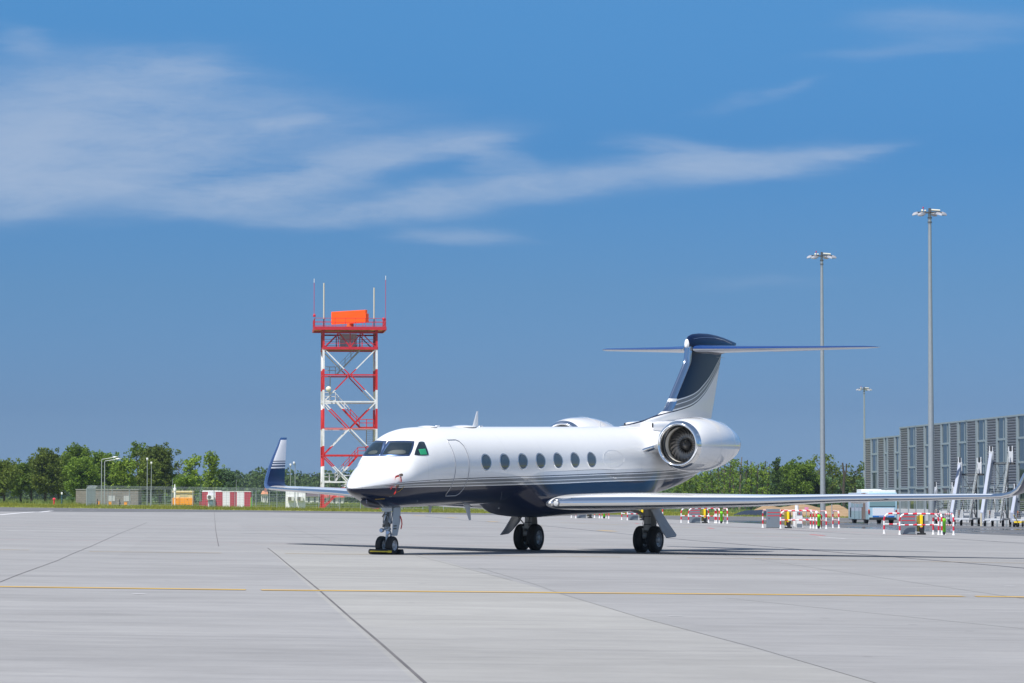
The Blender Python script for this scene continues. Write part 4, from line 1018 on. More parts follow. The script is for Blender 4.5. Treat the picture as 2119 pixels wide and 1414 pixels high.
# ------------------------------------------------------------------ terminal building with louvres
BC = 75.2; BS = .085
def bD(px): return F * BC / (px - CX + BS * F)
bo = Vector((BC - BS * 300, 300, gz(49.7, 300)))
term = empty('terminal_building', bo, math.atan(BS), 'long grey building clad in louvre panels and tall glass strips', 'building')
bi = Matrix.Translation(bo) @ Matrix.Rotation(math.atan(BS), 4, 'Z'); bi = bi.inverted()
def bl(px): D = bD(px); return (bi @ Vector((BC - BS * D, D, 0))).y
LOUV = mat('louvre_metal', (.32, .35, .40), .5, .2, var=.06); POST = mat('facade_post', (.34, .40, .43), .4, .3, var=.06); LBACK = mat('louvre_back', (.09, .095, .10), .8); PLINTH = mat('plinth', (.6, .6, .6), .7, var=.08)
c7 = lambda v: 1740 + v / 4.562
segs_low = [('l', 228, 283), ('g', 290, 343), ('l', 350, 407), ('g', 415, 437), ('l', 443, 505), ('g', 515, 552)]
segs_hi = [('l', 562, 633), ('g', 640, 705), ('l', 710, 785), ('g', 795, 868), ('l', 876, 943), ('g', 953, 1022), ('l', 1030, 1100), ('g', 1115, 1185), ('l', 1190, 1275), ('g', 1290, 1365), ('l', 1378, 1468), ('g', 1480, 1555), ('l', 1568, 1658), ('g', 1672, 1755), ('l', 1768, 1870), ('g', 1885, 1985), ('l', 2000, 2110)]
zb0 = -.9 - bo.z
def facade(segs, ztop, trs, zl):
    zt = ztop - bo.z; zlb = zl - bo.z
    for kind, a, b in segs:
        y0, y1 = bl(c7(b)), bl(c7(a))
        for y in (y0 - .08, y1 + .08): MB().box((.0, y, (zt + zb0) / 2), (.11, .26, zt - zb0)).build('facade_post', POST, term)
        MB().box((.0, (y0 + y1) / 2, zt - .07), (.13, y1 - y0 + .6, .16)).build('top_rail', POST, term)
        if kind == 'l':
            m_ = MB(); m_.cm = 1; m_.box((.09, (y0 + y1) / 2, (zt + zlb) / 2), (.04, y1 - y0 - .02, zt - zlb)); m_.cm = 0
            n = int((zt - zlb) / .255)
            for k in range(n):
                z = zlb + .1 + (zt - zlb - .25) * k / (n - 1)
                m_.bar((.03, y0 + .02, z), (.03, y1 - .02, z), .05, .17, up=(-.55, 0, 1))
            m_.build('louvre_panel', [LOUV, LBACK], term, smooth=0)
            w_ = MB(); w_.box((.06, (y0 + y1) / 2, (zlb + zb0 + 1.5) / 2), (.03, y1 - y0, zlb - zb0 - 1.5)); w_ = w_.build('ground_floor_window', BGLASS, term)
            m_ = MB()
            for k in range(1, 6): m_.box((.02, y0 + (y1 - y0) * k / 6, (zlb + zb0 + 1.5) / 2), (.06, .06, zlb - zb0 - 1.5))
            m_.box((0, (y0 + y1) / 2, zlb - .1), (.2, y1 - y0, .2)).build('window_frame', POST, w_)
        else:
            w_ = MB().box((.06, (y0 + y1) / 2, (zt + zb0 + 1.5) / 2), (.03, y1 - y0, zt - zb0 - 1.5)).build('window', BGLASS, term)
            m_ = MB()
            for z in trs: m_.box((.01, (y0 + y1) / 2, z - bo.z), (.10, y1 - y0, .2))
            m_.box((.03, y0 + (y1 - y0) * .3, (zt + zb0) / 2), (.04, .16, zt - zb0))
            m_.build('window_frame', POST, w_)
facade(segs_low, 8.9, (6.97, 4.9, 2.86), 2.86); facade(segs_hi, 9.8, (7.55, 5.22, 2.97), 2.97)
ye, ys_, yh = bl(c7(552)), bl(c7(2120)), bl(c7(222))
MB().box((.02, (ys_ + yh) / 2, zb0 + .75), (.1, yh - ys_, 1.5)).build('plinth', PLINTH, term)
MB().box((10.3, (ys_ + ye) / 2, (9.7 - bo.z + zb0) / 2), (20, ye - ys_, 9.7 - bo.z - zb0)).box((10.3, (ye + yh) / 2 + .01, (8.8 - bo.z + zb0) / 2), (20, yh - ye, 8.8 - bo.z - zb0)).build('main_walls', mat('wall_grey', (.3, .31, .32), .7), term)

# ------------------------------------------------------------------ ground service stations by the concrete border
def hoop_mesh():
    m_ = MB(); r = .055; w, h, rc = 2.33, 1.23, .38
    path = [(-w / 2, 0, 0), (-w / 2, 0, h - rc)]
    for k in range(1, 9): a = PI / 2 * k / 8; path.append((-w / 2 + rc * (1 - math.cos(a)), 0, h - rc + rc * math.sin(a)))
    path += [(x, y, z) for x, y, z in [(-p[0], 0, p[2]) for p in path[::-1]]]
    # resample and stripe
    P = [Vector(p) for p in path]; L = [0]
    for a, b in zip(P[:-1], P[1:]): L.append(L[-1] + (b - a).length)
    def at(s_):
        for i in range(1, len(P)):
            if s_ <= L[i] + 1e-9: return P[i - 1].lerp(P[i], (s_ - L[i - 1]) / max(1e-9, L[i] - L[i - 1]))
        return P[-1]
    n = 17
    for k in range(n):
        s0, s1 = L[-1] * k / n, L[-1] * (k + 1) / n; m_.cm = k % 2
        m_.tube([at(s0 + (s1 - s0) * j / 4) for j in range(5)], r, 10, k in (0, n - 1))
    for k in range(9):
        m_.cm = (k + 0) % 2; x0 = -w / 2 + .04 + (w - .08) * k / 9; x1 = -w / 2 + .04 + (w - .08) * (k + 1) / 9; m_.tube([(x0, 0, .58), (x1, 0, .58)], .042, 10, False)
    m_.cm = 0
    for sx in (-1, 1): m_.rev([(0, .10), (.02, .10), (.03, .07), (.12, .065)], (sx * w / 2, 0, 0), 'Z', 12, True)
    return m_
HW = mat('hoop_white', (.8, .8, .8), .35, var=.04); HR = mat('hoop_red', (.62, .02, .045), .35, var=.05)
hoop0 = hoop_mesh().build('barrier_hoop', [HW, HR], None, smooth=40)
GA = math.atan(.09)
used_hoop = [False]
def hoop(X, D, rz, label):
    o = hoop0 if not used_hoop[0] else hoop0.copy()
    if used_hoop[0]: COL.objects.link(o)
    used_hoop[0] = True
    o.location = (X, D, gz(X, D) + .01); o.rotation_euler = (0, 0, rz)
    tag(o, label, 'barrier', 'red and white barrier hoops round the service stations')
CABM = mat('cabinet_grey', (.20, .235, .27), .4, .2, var=.05); STRR = mat('stripe_red', (.65, .02, .03), .4)
def cabinet(X, D, label, w=.84, h=1.28):
    t0 = empty('service_cabinet', (X, D, gz(X, D)), GA, label, 'cabinet', 'grey service cabinets at the stations')
    MB().box((0, 0, h / 2 + .03), (w, .5, h)).build('body', CABM, t0, bevel=.015)
    MB().box((0, 0, .02), (w + .06, .56, .06)).build('base_plate', DSTEEL, t0)
    MB().box((0, -.252, h * .83), (w - .02, .008, .05)).build('red_stripe', STRR, t0); MB().box((0, -.252, h * .66), (w - .02, .008, .05)).build('red_stripe', STRR, t0)
    MB().box((-w * .36, -.262, h * .52), (.06, .02, .04)).build('door_handle', BLACK, t0)
def reel(X, D, label):
    t0 = empty('grounding_post', (X, D, gz(X, D)), GA, label, 'cable post', 'yellow cable posts at the stations')
    MB().box((-.13, 0, .66), (.10, .26, .94)).build('side_cover', mat('olive_yellow', (.32, .25, .02), .5), t0, bevel=.01)
    MB().box((.05, 0, .82), (.19, .30, .72)).build('front_cover', mat('bright_yellow', (.95, .70, .01), .4), t0, bevel=.02)
    MB().box((-.045, .0, .68), (.05, .24, 1.0)).box((.2, .02, .72), (.09, .26, .8)).box((.12, 0, .2), (.22, .22, .4)).box((.08, 0, .06), (.46, .4, .12)).build('frame', BLACK, t0, bevel=.01)
def extinguisher(X, D, label, col=None):
    t0 = empty('fire_extinguisher', (X, D, gz(X, D)), 0, label, 'fire extinguisher', 'covered fire extinguishers at the stations')
    GR = mat('lime_cover', (.17, .62, .01), .35) if col is None else col
    MB().rev([(.10, .02), (.10, .12), (.14, .145), (.75, .145), (.78, .17), (.9, .175), (.98, .12), (1.0, .01)], (0, 0, 0), 'Z', 18).build('cover', GR, t0, smooth=50)
    MB().tube([(0, -.16, .1), (0, .16, .1)], .1, 14).box((0, .08, 1.0), (.1, .1, .1)).build('trolley', BLACK, t0, smooth=40)
stations = [((1941.6 + 1860) / 2, 192.6, 'first', 1), ((1683 + 1613) / 2 + .5, 228, 'second', 1), ((1482 + 1424.5) / 2, 270, 'third', 1), ((1355 + 1293.5) / 2, 298.5, 'fourth', 1), ((1239 + 1193) / 2, 320, 'fifth', 1)]
near_word = ['nearest the stairs', 'left of the bus', 'just right of the near main wheels', 'behind the near main gear', 'farthest away under the wing']
for i, (px, D, wd, _) in enumerate(stations):
    X = XA(px, D); nw = near_word[i]
    hoop(X, D, GA, 'front hoop across the %s, seen full width' % ('service station ' + nw))
    hoop(X - .45 + .1, D + 5, GA, 'rear hoop across the back of the service station ' + nw)
    hoop(X + 1.34, D + 2.0, GA + PI / 2, 'inner end hoop running away, service station ' + nw)
    hoop(X + 1.98, D + 1.6, GA + PI / 2, 'outer right hoop running away, service station ' + nw)
    if i == 1:
        cabinet(X - 1.05 - .55, D + .9, 'tall grey cabinet left of the hoops, service station ' + nw, .9, 1.32)
        hoop(X - 2.0, D + 2.5, GA + PI / 2, 'lone hoop left of the cabinet at the service station ' + nw)
        hoop(X + 2.9 - 1.5, D + 11, GA, 'second rear hoop behind the white fuel box left of the bus')
        hoop(X + 3.6, D + 9, GA + PI / 2, 'outlying hoop at the far right, toward the bus')
    else: cabinet(X - .62, D + .6, 'grey cabinet with red stripes at the service station ' + nw)
    reel(X - .62 + (.78 if i != 1 else -.0), D + .9, 'yellow and black cable post at the service station ' + nw)
    extinguisher(X + 1.66, D + 1.8, 'lime green extinguisher cover at the service station ' + nw)
X, D = XA(1654, 229), 229.6
t0 = empty('fuel_cabinet', (X, D, gz(X, D)), GA, 'white control box with grey panels among the hoops left of the bus', 'control box')
MB().box((0, 0, .62), (.42, .4, 1.16)).box((-.32, .1, .62), (.16, .3, 1.1)).build('body', WHITE, t0, bevel=.01)
MB().box((.0, -.21, 1.05), (.36, .02, .22)).box((.0, -.21, .22), (.38, .02, .24)).build('grey_panel', CABM, t0)
MB().box((-.02, -.225, 1.05), (.08, .02, .12)).build('red_switch', RED, t0)
MB().tube([(-.1, .3, 1.1), (-.1, .3, 1.62)], .13, 12).build('vent_stack', WHITE, t0, smooth=50)
extinguisher(XA(1696, 231), 231, 'red fire extinguisher between hoops at the service station left of the bus', mat('extinguisher_red', (.55, .03, .02), .35))

# ------------------------------------------------------------------ apron bus
BX, BD = XA(1825.2, 300), 300
bz = gz(BX, BD)
bus = empty('apron_bus', (BX, BD, bz), GA, 'pale blue apron bus seen from behind, rust streaked on its side', 'bus')
def busside():
    m = bpy.data.materials.new('bus_body'); m.use_nodes = True; t = NT(m.node_tree); p = t.n['Principled BSDF']
    oc = t.new('ShaderNodeTexCoord').outputs['Object']; x, y, z = t.new('ShaderNodeSeparateXYZ', ins={0: oc}).outputs
    lo = t.m('LESS_THAN', z, 1.15)
    c = t.mix(lo, (.45, .50, .60, 1), (.30, .42, .46, 1))
    rust = t.m('MULTIPLY', t.m('GREATER_THAN', y, 1.0), t.m('LESS_THAN', y, 2.9))
    n = t.noise(t.mapping(oc, scl=(1, 4.5, .25)), 1.0, 6, .7)
    c = t.mix(t.m('MULTIPLY', rust, t.m('MULTIPLY', t.m('SUBTRACT', n, .36), 8.0, clamp=True)), c, (.20, .12, .08, 1))
    side = t.m('LESS_THAN', x, -1.3)
    c = t.mix(side, (.36, .55, .66, 1), c)
    t.l.new(c, p.inputs['Base Color']); p.inputs['Roughness'].default_value = .35
    return m
BB = busside(); LB = mat('bus_pale_blue', (.33, .50, .56), .3); BW = mat('bus_white', (.72, .74, .80), .35)
MB().box((0, 4.65, 1.58), (2.76, 9.3, 2.5)).build('body', BB, bus, bevel=.07)
MB().box((0, -.012, 2.0), (2.36, .02, .85)).build('rear_window', mat('bus_rear_glass', (.18, .30, .33), .15), bus, bevel=.01)
MB().box((0, -.014, 1.56), (2.4, .03, .03)).build('window_seal', BLACK, bus)
pn = MB().box((.08, -.016, 1.08), (2.0, .03, .70)).build('white_advert_panel', BW, bus)
ab = MB().box((.08, -.018, .66), (2.0, .035, .15)).build('blue_strip', mat('strip_blue', (.02, .15, .50), .35), bus)
def text(body, size, loc, rot, m, parent, ext=.004, name='lettering'):
    cu = bpy.data.curves.new(name, 'FONT'); cu.body = body; cu.size = size; cu.extrude = ext; cu.align_x = 'CENTER'; cu.align_y = 'CENTER'
    o = bpy.data.objects.new('tmp', cu); COL.objects.link(o)
    dg = bpy.context.evaluated_depsgraph_get(); me = bpy.data.meshes.new_from_object(o.evaluated_get(dg)); bpy.data.objects.remove(o)
    me.materials.clear(); me.materials.append(m); me.name = name
    o = bpy.data.objects.new(name, me); COL.objects.link(o); o.location = loc; o.rotation_euler = rot; o.parent = parent
    return o
text('www.lotnisko.pl', .13, (.08, -.042, .665), (R(90), 0, 0), BW, ab)
MB().box((-1.27, -.03, 1.08), (.15, .06, .34)).build('tail_light', mat('tail_red', (.35, .01, .02), .3), bus, bevel=.01)
MB().box((-1.27, -.035, 1.25), (.14, .06, .10)).build('indicator', mat('indicator_orange', (.7, .18, .02), .3), bus, bevel=.01)
MB().box((1.27, -.03, 1.08), (.15, .06, .34)).build('tail_light', mat('tail_red', (.35, .01, .02), .3), bus, bevel=.01)
MB().box((0, -.05, .45), (2.5, .12, .22)).build('bumper', mat('bumper_dark', (.03, .03, .03), .6), bus, bevel=.02)
MB().box((.25, 1.2, 2.93), (2.1, 2.0, .24)).build('roof_unit', WHITE, bus, bevel=.05)
MB().box((-.15, 5.4, 2.98), (1.9, 2.4, .34)).build('roof_unit', WHITE, bus, bevel=.06)
for y in (1.8, 7.4):
    for sx in (-1, 1):
        MB().tube([(sx * 1.02, y, .45), (sx * 1.33, y, .45)], .46, 24).build('wheel', RUBBER, bus, smooth=40)
for y in (3.0, 5.0, 7.2): MB().box((-1.385, y, 1.95), (.02, 1.5, .9)).build('side_window', mat('bus_side_glass', (.30, .42, .55), .12), bus)
for y in (4.05, 6.1): MB().box((-1.388, y, 1.5), (.02, .04, 2.2)).build('door_gap', BLACK, bus)
MB().box((-1.385, 8.1, 1.0), (.02, .55, .9)).build('door_opening', BLACK, bus)

# ------------------------------------------------------------------ mobile passenger stairs
STW = mat('stair_white', (.60, .62, .66), .45, var=.14); STP = mat('stair_panel', (.36, .39, .48), .35, var=.05)
def stairs(pxc, D, ypl, label, rz=R(-14), L=None):
    X = XA(pxc, D); z0 = gz(X, D); h = ZA(ypl, D) - z0; L = L or h / math.tan(R(36)); w = 1.5
    t0 = empty('passenger_stairs', (X, D, z0), rz, label, 'boarding stairs', 'white boarding stairs parked by the building')
    for sx in (-1, 1):
        m_ = MB(); xx = sx * w / 2
        m_.add([(xx + o_, y, z) for o_ in ((-.30, .02) if sx < 0 else (-.02, .10)) for y, z in ((-L - .5, .35), (0, h - .05), (0, h + .85), (-L - .5, 1.2))], [(0, 1, 2, 3), (7, 6, 5, 4), (0, 4, 5, 1), (1, 5, 6, 2), (2, 6, 7, 3), (3, 7, 4, 0)])
        if sx < 0: m_.build('side_panel', STP, t0, smooth=0)
        else:
            m_ = MB()
            for k in range(9): q = k / 8; y = -L - .5 + (L + .5) * q; z = .4 + (h - .4) * q; m_.bar((xx, y, z), (xx, y, z + .95), .05)
            m_.bar((xx, -L - .5, .85), (xx, 0, h + .5), .05); m_.build('rail_posts', STEEL, t0, smooth=0)
        MB().bar((xx, -L - .5, .32), (xx, .1, h - .06), .10, .22).build('stringer', STW if sx < 0 else DSTEEL, t0, smooth=0)
        MB().bar((xx, -L - .6, 1.3), (xx, 0, h + 1.05), .05).build('handrail', STEEL, t0, smooth=0)
        MB().box((xx + sx * .16, .55, h + .55), (.42, .5, 1.05)).build('platform_guard', STW, t0, bevel=.02)
        MB().box((xx + sx * .15, .36, h + 1.3), (.12, .12, .5)).box((xx + sx * .36, .5, h + 1.2), (.1, .1, .5)).build('rubber_buffer', BLACK, t0)
        MB().box((xx - .05, .42, h + 1.25), (.09, .09, .5)).box((xx + sx * .3, .42, h + 1.3), (.09, .09, .55)).box((xx + sx * .12, .7, h + 1.2), (.09, .09, .4)).build('guard_post', STW, t0)
    n = int(h / .2); m_ = MB()
    for k in range(n): q = (k + .5) / n; m_.box((0, -L - .4 + (L + .4) * q, .35 + (h - .35) * q), (w - .1, .27, .03))
    m_.build('treads', STEEL, t0, smooth=0)
    MB().box((0, .75, h - .06), (w + .95, 1.6, .17)).build('platform', mat('deck_dark', (.05, .05, .055), .6), t0)
    m_ = MB().box((0, -L * .45, .55), (w + .3, L * 1.05 + 1.2, .16)); cy_ = .3
    m_.bar((0, -L - 1.1, .5), (0, -L - 2.3, .35), .08).build('chassis', STW, t0, bevel=.01)
    for sx in (-1, 1):
        MB().bar((sx * .62, cy_, .6), (sx * .62, cy_, h - .1), .13).build('lift_post', DSTEEL if sx > 0 else STW, t0, smooth=0)
        MB().bar((sx * .55, -L * .7, .6), (sx * .55, cy_ + .1, h * .62), .10).build('diagonal_strut', STW, t0, smooth=0)
        MB().bar((sx * .5, cy_ + .2, .7), (sx * .5, -L * .35, h * .55), .08).build('diagonal_strut', DSTEEL, t0, smooth=0)
    MB().box((.1, -L * .35, .9), (.8, 1.1, .55)).build('power_unit', STW, t0, bevel=.03)
    MB().box((-.55, -L * .62, .95), (.10, .10, .8)).build('orange_prop', mat('prop_orange', (.65, .22, .08), .5), t0)
    m_ = MB()
    for k in range(1, 4): m_.bar((-.62, cy_, .6 + (h - .8) * k / 4), (.62, cy_, .6 + (h - .8) * k / 4), .06)
    m_.bar((-.62, cy_, .7), (.62, cy_, h * .5), .05).bar((.62, cy_, .7), (-.62, cy_, h * .5), .05).bar((-.62, cy_, h * .5), (.62, cy_, h - .2), .05).bar((.62, cy_, h * .5), (-.62, cy_, h - .2), .05).build('cross_bracing', DSTEEL, t0, smooth=0)
    for y in (-L * .85, .35):
        for sx in (-1, 1):
            wh = MB().tube([(sx * .72, y, .27), (sx * .92, y, .27)], .27, 18).build('wheel', RUBBER, t0, smooth=40)
            MB().tube([(sx * .925, y, .27), (sx * .935, y, .27)], .12, 14).build('wheel_hub', STW, wh)
    return t0
stairs(2005, 305, 981, 'boarding stairs with platform midway up the louvred wall')
stairs(2070, 303, 958, 'tallest boarding stairs with the highest platform')
stairs(1953, 308, 1031, 'low boarding stairs behind the green extinguisher, left of the other stairs')
stairs(2121, 298, 1037, 'low boarding stairs cut by the right edge of the picture')
b = foot(2029, 285); tag(MB().tube([(0, 0, 0), (0, 0, 1.1)], .07, 10).build('marker_post', mat('cream_post', (.7, .62, .45), .5), None, smooth=50), 'cream marker post standing in front of the boarding stairs', 'post').location = b
X, D = XA(2110, 285), 285
t0 = empty('tow_trolley', (X, D, gz(X, D)), R(60), 'yellow tow trolley by the boarding stairs at the right edge', 'trolley')
MB().box((0, 0, .38), (1.3, .7, .14)).bar((-.6, 0, .4), (-1.6, 0, 1.0), .06).build('deck', YELLOW, t0, bevel=.01)
for sx in (-1, 1):
    for sy in (-1, 1): MB().tube([(sx * .45, sy * .33, .18), (sx * .45, sy * .43, .18)], .18, 14).build('wheel', RUBBER, t0, smooth=40)

# ------------------------------------------------------------------ trees
import numpy as np
def leaf_mat(name, a, b, trans=.25):
    m = bpy.data.materials.new(name); m.use_nodes = True; t = NT(m.node_tree); p = t.n['Principled BSDF']
    geo = t.new('ShaderNodeNewGeometry'); oc = t.new('ShaderNodeTexCoord').outputs['Object']
    oi = t.new('ShaderNodeObjectInfo').outputs['Random']
    n = t.noise(oc, .55, 3, .6); r = geo.outputs['Random Per Island']
    f = t.m('ADD', t.m('MULTIPLY', n, .75), t.m('MULTIPLY', r, .35))
    c = t.mix(t.m('MULTIPLY_ADD', f, 1.6, -.42, clamp=True), (*a, 1), (*b, 1))
    f2 = t.m('MULTIPLY_ADD', oi, .35, .82)
    c = t.mix(1.0, c, t.new('ShaderNodeCombineColor', ins={0: f2, 1: f2, 2: f2}).outputs[0], 'MULTIPLY')
    t.l.new(c, p.inputs['Base Color']); p.inputs['Roughness'].default_value = .6; p.inputs['Specular IOR Level'].default_value = .2
    tr = t.new('ShaderNodeBsdfTranslucent', ins={0: c}); mx = t.new('ShaderNodeMixShader', ins={0: trans, 1: p.outputs[0], 2: tr.outputs[0]})
    t.l.new(mx.outputs[0], t.n['Material Output'].inputs[0])
    return m
LEAF = {'dark': leaf_mat('dark_foliage', (.028, .065, .014), (.10, .16, .03)), 'mid': leaf_mat('mid_foliage', (.075, .145, .02), (.23, .33, .045), .4),
        'bright': leaf_mat('bright_foliage', (.085, .16, .018), (.29, .39, .045)), 'olive': leaf_mat('olive_foliage', (.075, .125, .022), (.215, .265, .045), .4),
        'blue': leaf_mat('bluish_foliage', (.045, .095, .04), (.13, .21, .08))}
BARK = mat('bark', (.055, .045, .038), .9, var=.3, vscale=2, bump=.4, bscale=5); PBARK = mat('pale_bark', (.16, .13, .10), .9, var=.3, vscale=2)
def quads(cen, size, rng, flat=.0):
    n = len(cen); a = rng.normal(size=(n, 3)); a /= np.linalg.norm(a, axis=1)[:, None]
    b = rng.normal(size=(n, 3)); b -= a * (a * b).sum(1)[:, None]; b /= np.linalg.norm(b, axis=1)[:, None]
    s1 = (size * rng.uniform(.6, 1.2, n))[:, None]; s2 = (size * rng.uniform(.35, .8, n))[:, None]
    return np.stack([cen - a * s1, cen - b * s2, cen + a * s1, cen + b * s2], 1).reshape(-1, 3)
def np_mesh(name, V, m, parent=None, k=4):
    n = len(V) // k; me = bpy.data.meshes.new(name)
    me.vertices.add(len(V)); me.vertices.foreach_set('co', V.astype(np.float32).ravel())
    me.loops.add(len(V)); me.loops.foreach_set('vertex_index', np.arange(len(V), dtype=np.int32))
    me.polygons.add(n); me.polygons.foreach_set('loop_start', np.arange(0, n * k, k, dtype=np.int32)); me.polygons.foreach_set('loop_total', np.full(n, k, dtype=np.int32))
    me.materials.append(m); me.update(calc_edges=True)
    o = bpy.data.objects.new(name, me); COL.objects.link(o)
    if parent is not None: o.parent = parent
    return o
def lobes_to_leaves(lobes, rng, size, dens):
    out = []
    for (x, y, z, r) in lobes:
        n = int(dens * r * r); d = rng.normal(size=(n, 3)); d /= np.linalg.norm(d, axis=1)[:, None]
        rad = r * (1 - rng.random(n) ** 2.2 * .75) * (1 + .16 * np.sin(d[:, 0] * 7 + x) * np.cos(d[:, 2] * 6 + y))
        out.append(np.array([x, y, z]) + d * rad[:, None] * np.array([1, 1, .82]))
    c = np.concatenate(out)
    return quads(c, size, rng)
def tree(px, D, ytop, wpx, kind, style, seed, label, group, name='leafy_tree', ybase=None, leaf=.2, lift=.16, dens=115):
    b = foot(px, D, True); s = F / D
    h = (ZA(ytop, D) - b.z) * (1.05 if style != 'cone' else 1.0); w = wpx / s; rng = np.random.default_rng(seed)
    t0 = empty(name, b, rng.random() * 6, label, 'tree', group)
    lobes = []
    nl = {'round': 36, 'airy': 28, 'pole': 26, 'willow': 18, 'cone': 24}[style]
    tr = MB(); r0 = max(.12, h * .022)
    bend = rng.normal(size=2) * .03 * h
    top_ = .78 if style != 'pole' else .97
    trunk = [(bend[0] * q * q, bend[1] * q * q, h * top_ * q) for q in (0, .15, .35, .6, .8, 1)]
    tr.tube(trunk, [r0 * 1.3, r0, r0 * .85, r0 * .6, r0 * .45, r0 * (.12 if style != 'pole' else .35)], 8)
    for i in range(nl):
        q = (i + rng.random()) / nl
        if style == 'round':
            z = lift + (1 - lift) * (.08 + .84 * q); env = math.sin(PI * min(1, max(0, (z - lift * .55) / (1.04 - lift * .55)))) ** .55
            a = rng.random() * 2 * PI; rr = w / 2 * env * rng.uniform(.25, .80); r = w * rng.uniform(.17, .26) * (.78 + .25 * env)
        elif style == 'airy':
            z = lift + (1 - lift) * (.10 + .86 * q); env = math.sin(PI * min(1, (z - .05) / 1.05)) ** .7
            a = rng.random() * 2 * PI; rr = w / 2 * env * rng.uniform(.2, .9); r = w * rng.uniform(.13, .22)
        elif style == 'pole':
            z = .18 + .78 * q; a = rng.random() * 2 * PI; rr = w / 2 * rng.uniform(.1, .85); r = w * rng.uniform(.14, .26)
        elif style == 'willow':
            z = .40 + .56 * q; a = rng.random() * 2 * PI; rr = w / 2 * rng.uniform(.35, 1.0); r = w * rng.uniform(.13, .21)
        else:
            z = .15 + .8 * q; a = rng.random() * 2 * PI; rr = w / 2 * (1.05 - z) ** .8 * rng.uniform(.2, .9); r = w * (.24 - .15 * z) * rng.uniform(.8, 1.2)
        x, y, z = rr * math.cos(a), rr * math.sin(a), z * h - (r * .5 if q > .85 else 0)
        lobes.append((x, y, z, r))
        if i % (1 if style in ('airy', 'willow', 'pole') else 2) == 0:
            zz = max(h * .12, z - rr * rng.uniform(.5, 1.1)); k = min(1, zz / (h * top_))
            p0 = (bend[0] * k * k, bend[1] * k * k, min(zz, h * top_ * .98))
            tr.tube([p0, ((p0[0] + x) / 2, (p0[1] + y) / 2, (p0[2] + z) / 2 - .05 * w), (x, y, z)], [r0 * .35, r0 * .25, r0 * .08], 5)
    tr.build('trunk', BARK if style != 'pole' or seed % 3 else PBARK, t0, smooth=60, recalc=False)
    extra = [(l[0] + rng.normal() * l[3] * .7, l[1] + rng.normal() * l[3] * .7, l[2] + rng.normal() * l[3] * .55, l[3] * .42) for l in lobes for _ in range(3)]
    dn = {'round': 1, 'airy': .75, 'pole': .55, 'willow': .5, 'cone': .9}[style]
    ls = leaf * (D / 470) ** .5
    V = lobes_to_leaves(lobes, rng, ls, dens * dn / (leaf / .2) ** 2)
    V2 = lobes_to_leaves(extra, rng, ls * .8, dens * dn * 1.8)
    np_mesh('crown', np.concatenate([V, V2]), LEAF[kind], t0)
    return t0
TL = 'trees along the left behind the apron'
left = [(10, 462, 951, 58, 'olive', 'round', 1, 'dark olive tree at the left edge of the picture'),
 (44, 470, 957, 46, 'mid', 'round', 2, 'mid green rounded tree, second from the left edge'),
 (66, 490, 951, 34, 'dark', 'round', 3, 'small dark treetop between two green crowns near the left edge'),
 (95, 468, 929, 66, 'olive', 'round', 4, 'tall olive green tree standing over the red hydrant'),
 (122, 480, 942, 50, 'olive', 'round', 5, 'dark olive tree squeezed between two taller crowns right of the hydrant'),
 (160, 476, 917, 66, 'mid', 'round', 6, 'tallest crown of the left clump, with a knobbly top'),
 (168, 458, 945, 60, 'mid', 'round', 7, 'broad mid green tree behind the left end of the concrete hut'),
 (214, 470, 934, 66, 'mid', 'round', 8, 'green tree right behind the twin street lamps'),
 (254, 462, 949, 60, 'bright', 'round', 9, 'yellow green tree over the right half of the concrete hut'),
 (288, 482, 918, 52, 'mid', 'airy', 10, 'tall loose green crown rising left of the great dark tree'),
 (332, 474, 922, 84, 'olive', 'round', 11, 'great dark round tree behind the two camera poles'),
 (309, 466, 950, 50, 'olive', 'round', 12, 'lower dark tree tucked under the left side of the great dark tree'),
 (373, 486, 950, 30, 'olive', 'willow', 13, 'thin sparse tree left of the bright green pair'),
 (402, 462, 943, 46, 'bright', 'airy', 14, 'bright yellow green tree above the orange generator'),
 (437, 466, 936, 50, 'bright', 'airy', 15, 'airy bright green tree behind the striped container'),
 (380, 456, 985, 44, 'mid', 'round', 16, 'low green bush tree behind the orange generator'),
 (466, 620, 969, 46, 'blue', 'round', 17, 'dusky distant tree right of the striped container')]
for a in left:
    px, D, yt, w_, kd, sty, sd, lab = a
    tree(px, D, yt, w_, kd, sty, sd * 13 + 1, lab, TL)
TR = 'trees behind the wing on the right'
rngp = random.Random(5)
poles = [(1402, 1000), (1414, 992), (1427, 985), (1440, 986), (1452, 978), (1464, 972), (1475, 976), (1486, 968), (1498, 962), (1509, 950), (1518, 947), (1530, 948), (1543, 954), (1554, 957), (1566, 962), (1576, 956), (1587, 962)]
pw = ['first', 'second', 'third', 'fourth', 'fifth', 'sixth', 'seventh', 'eighth', 'ninth', 'tenth', 'eleventh', 'twelfth', 'thirteenth', 'fourteenth', 'fifteenth', 'sixteenth', 'seventeenth']
for i, (px, yt) in enumerate(poles):
    tree(px, 545 + rngp.uniform(-12, 12), yt, 26, ['mid', 'bright', 'mid'][i % 3], 'pole', 100 + i * 7, 'slender lopped tree, %s from the left in the row under and right of the engine' % pw[i], 'slender lopped trees in a row', 'lopped_tree', leaf=.17, dens=100)
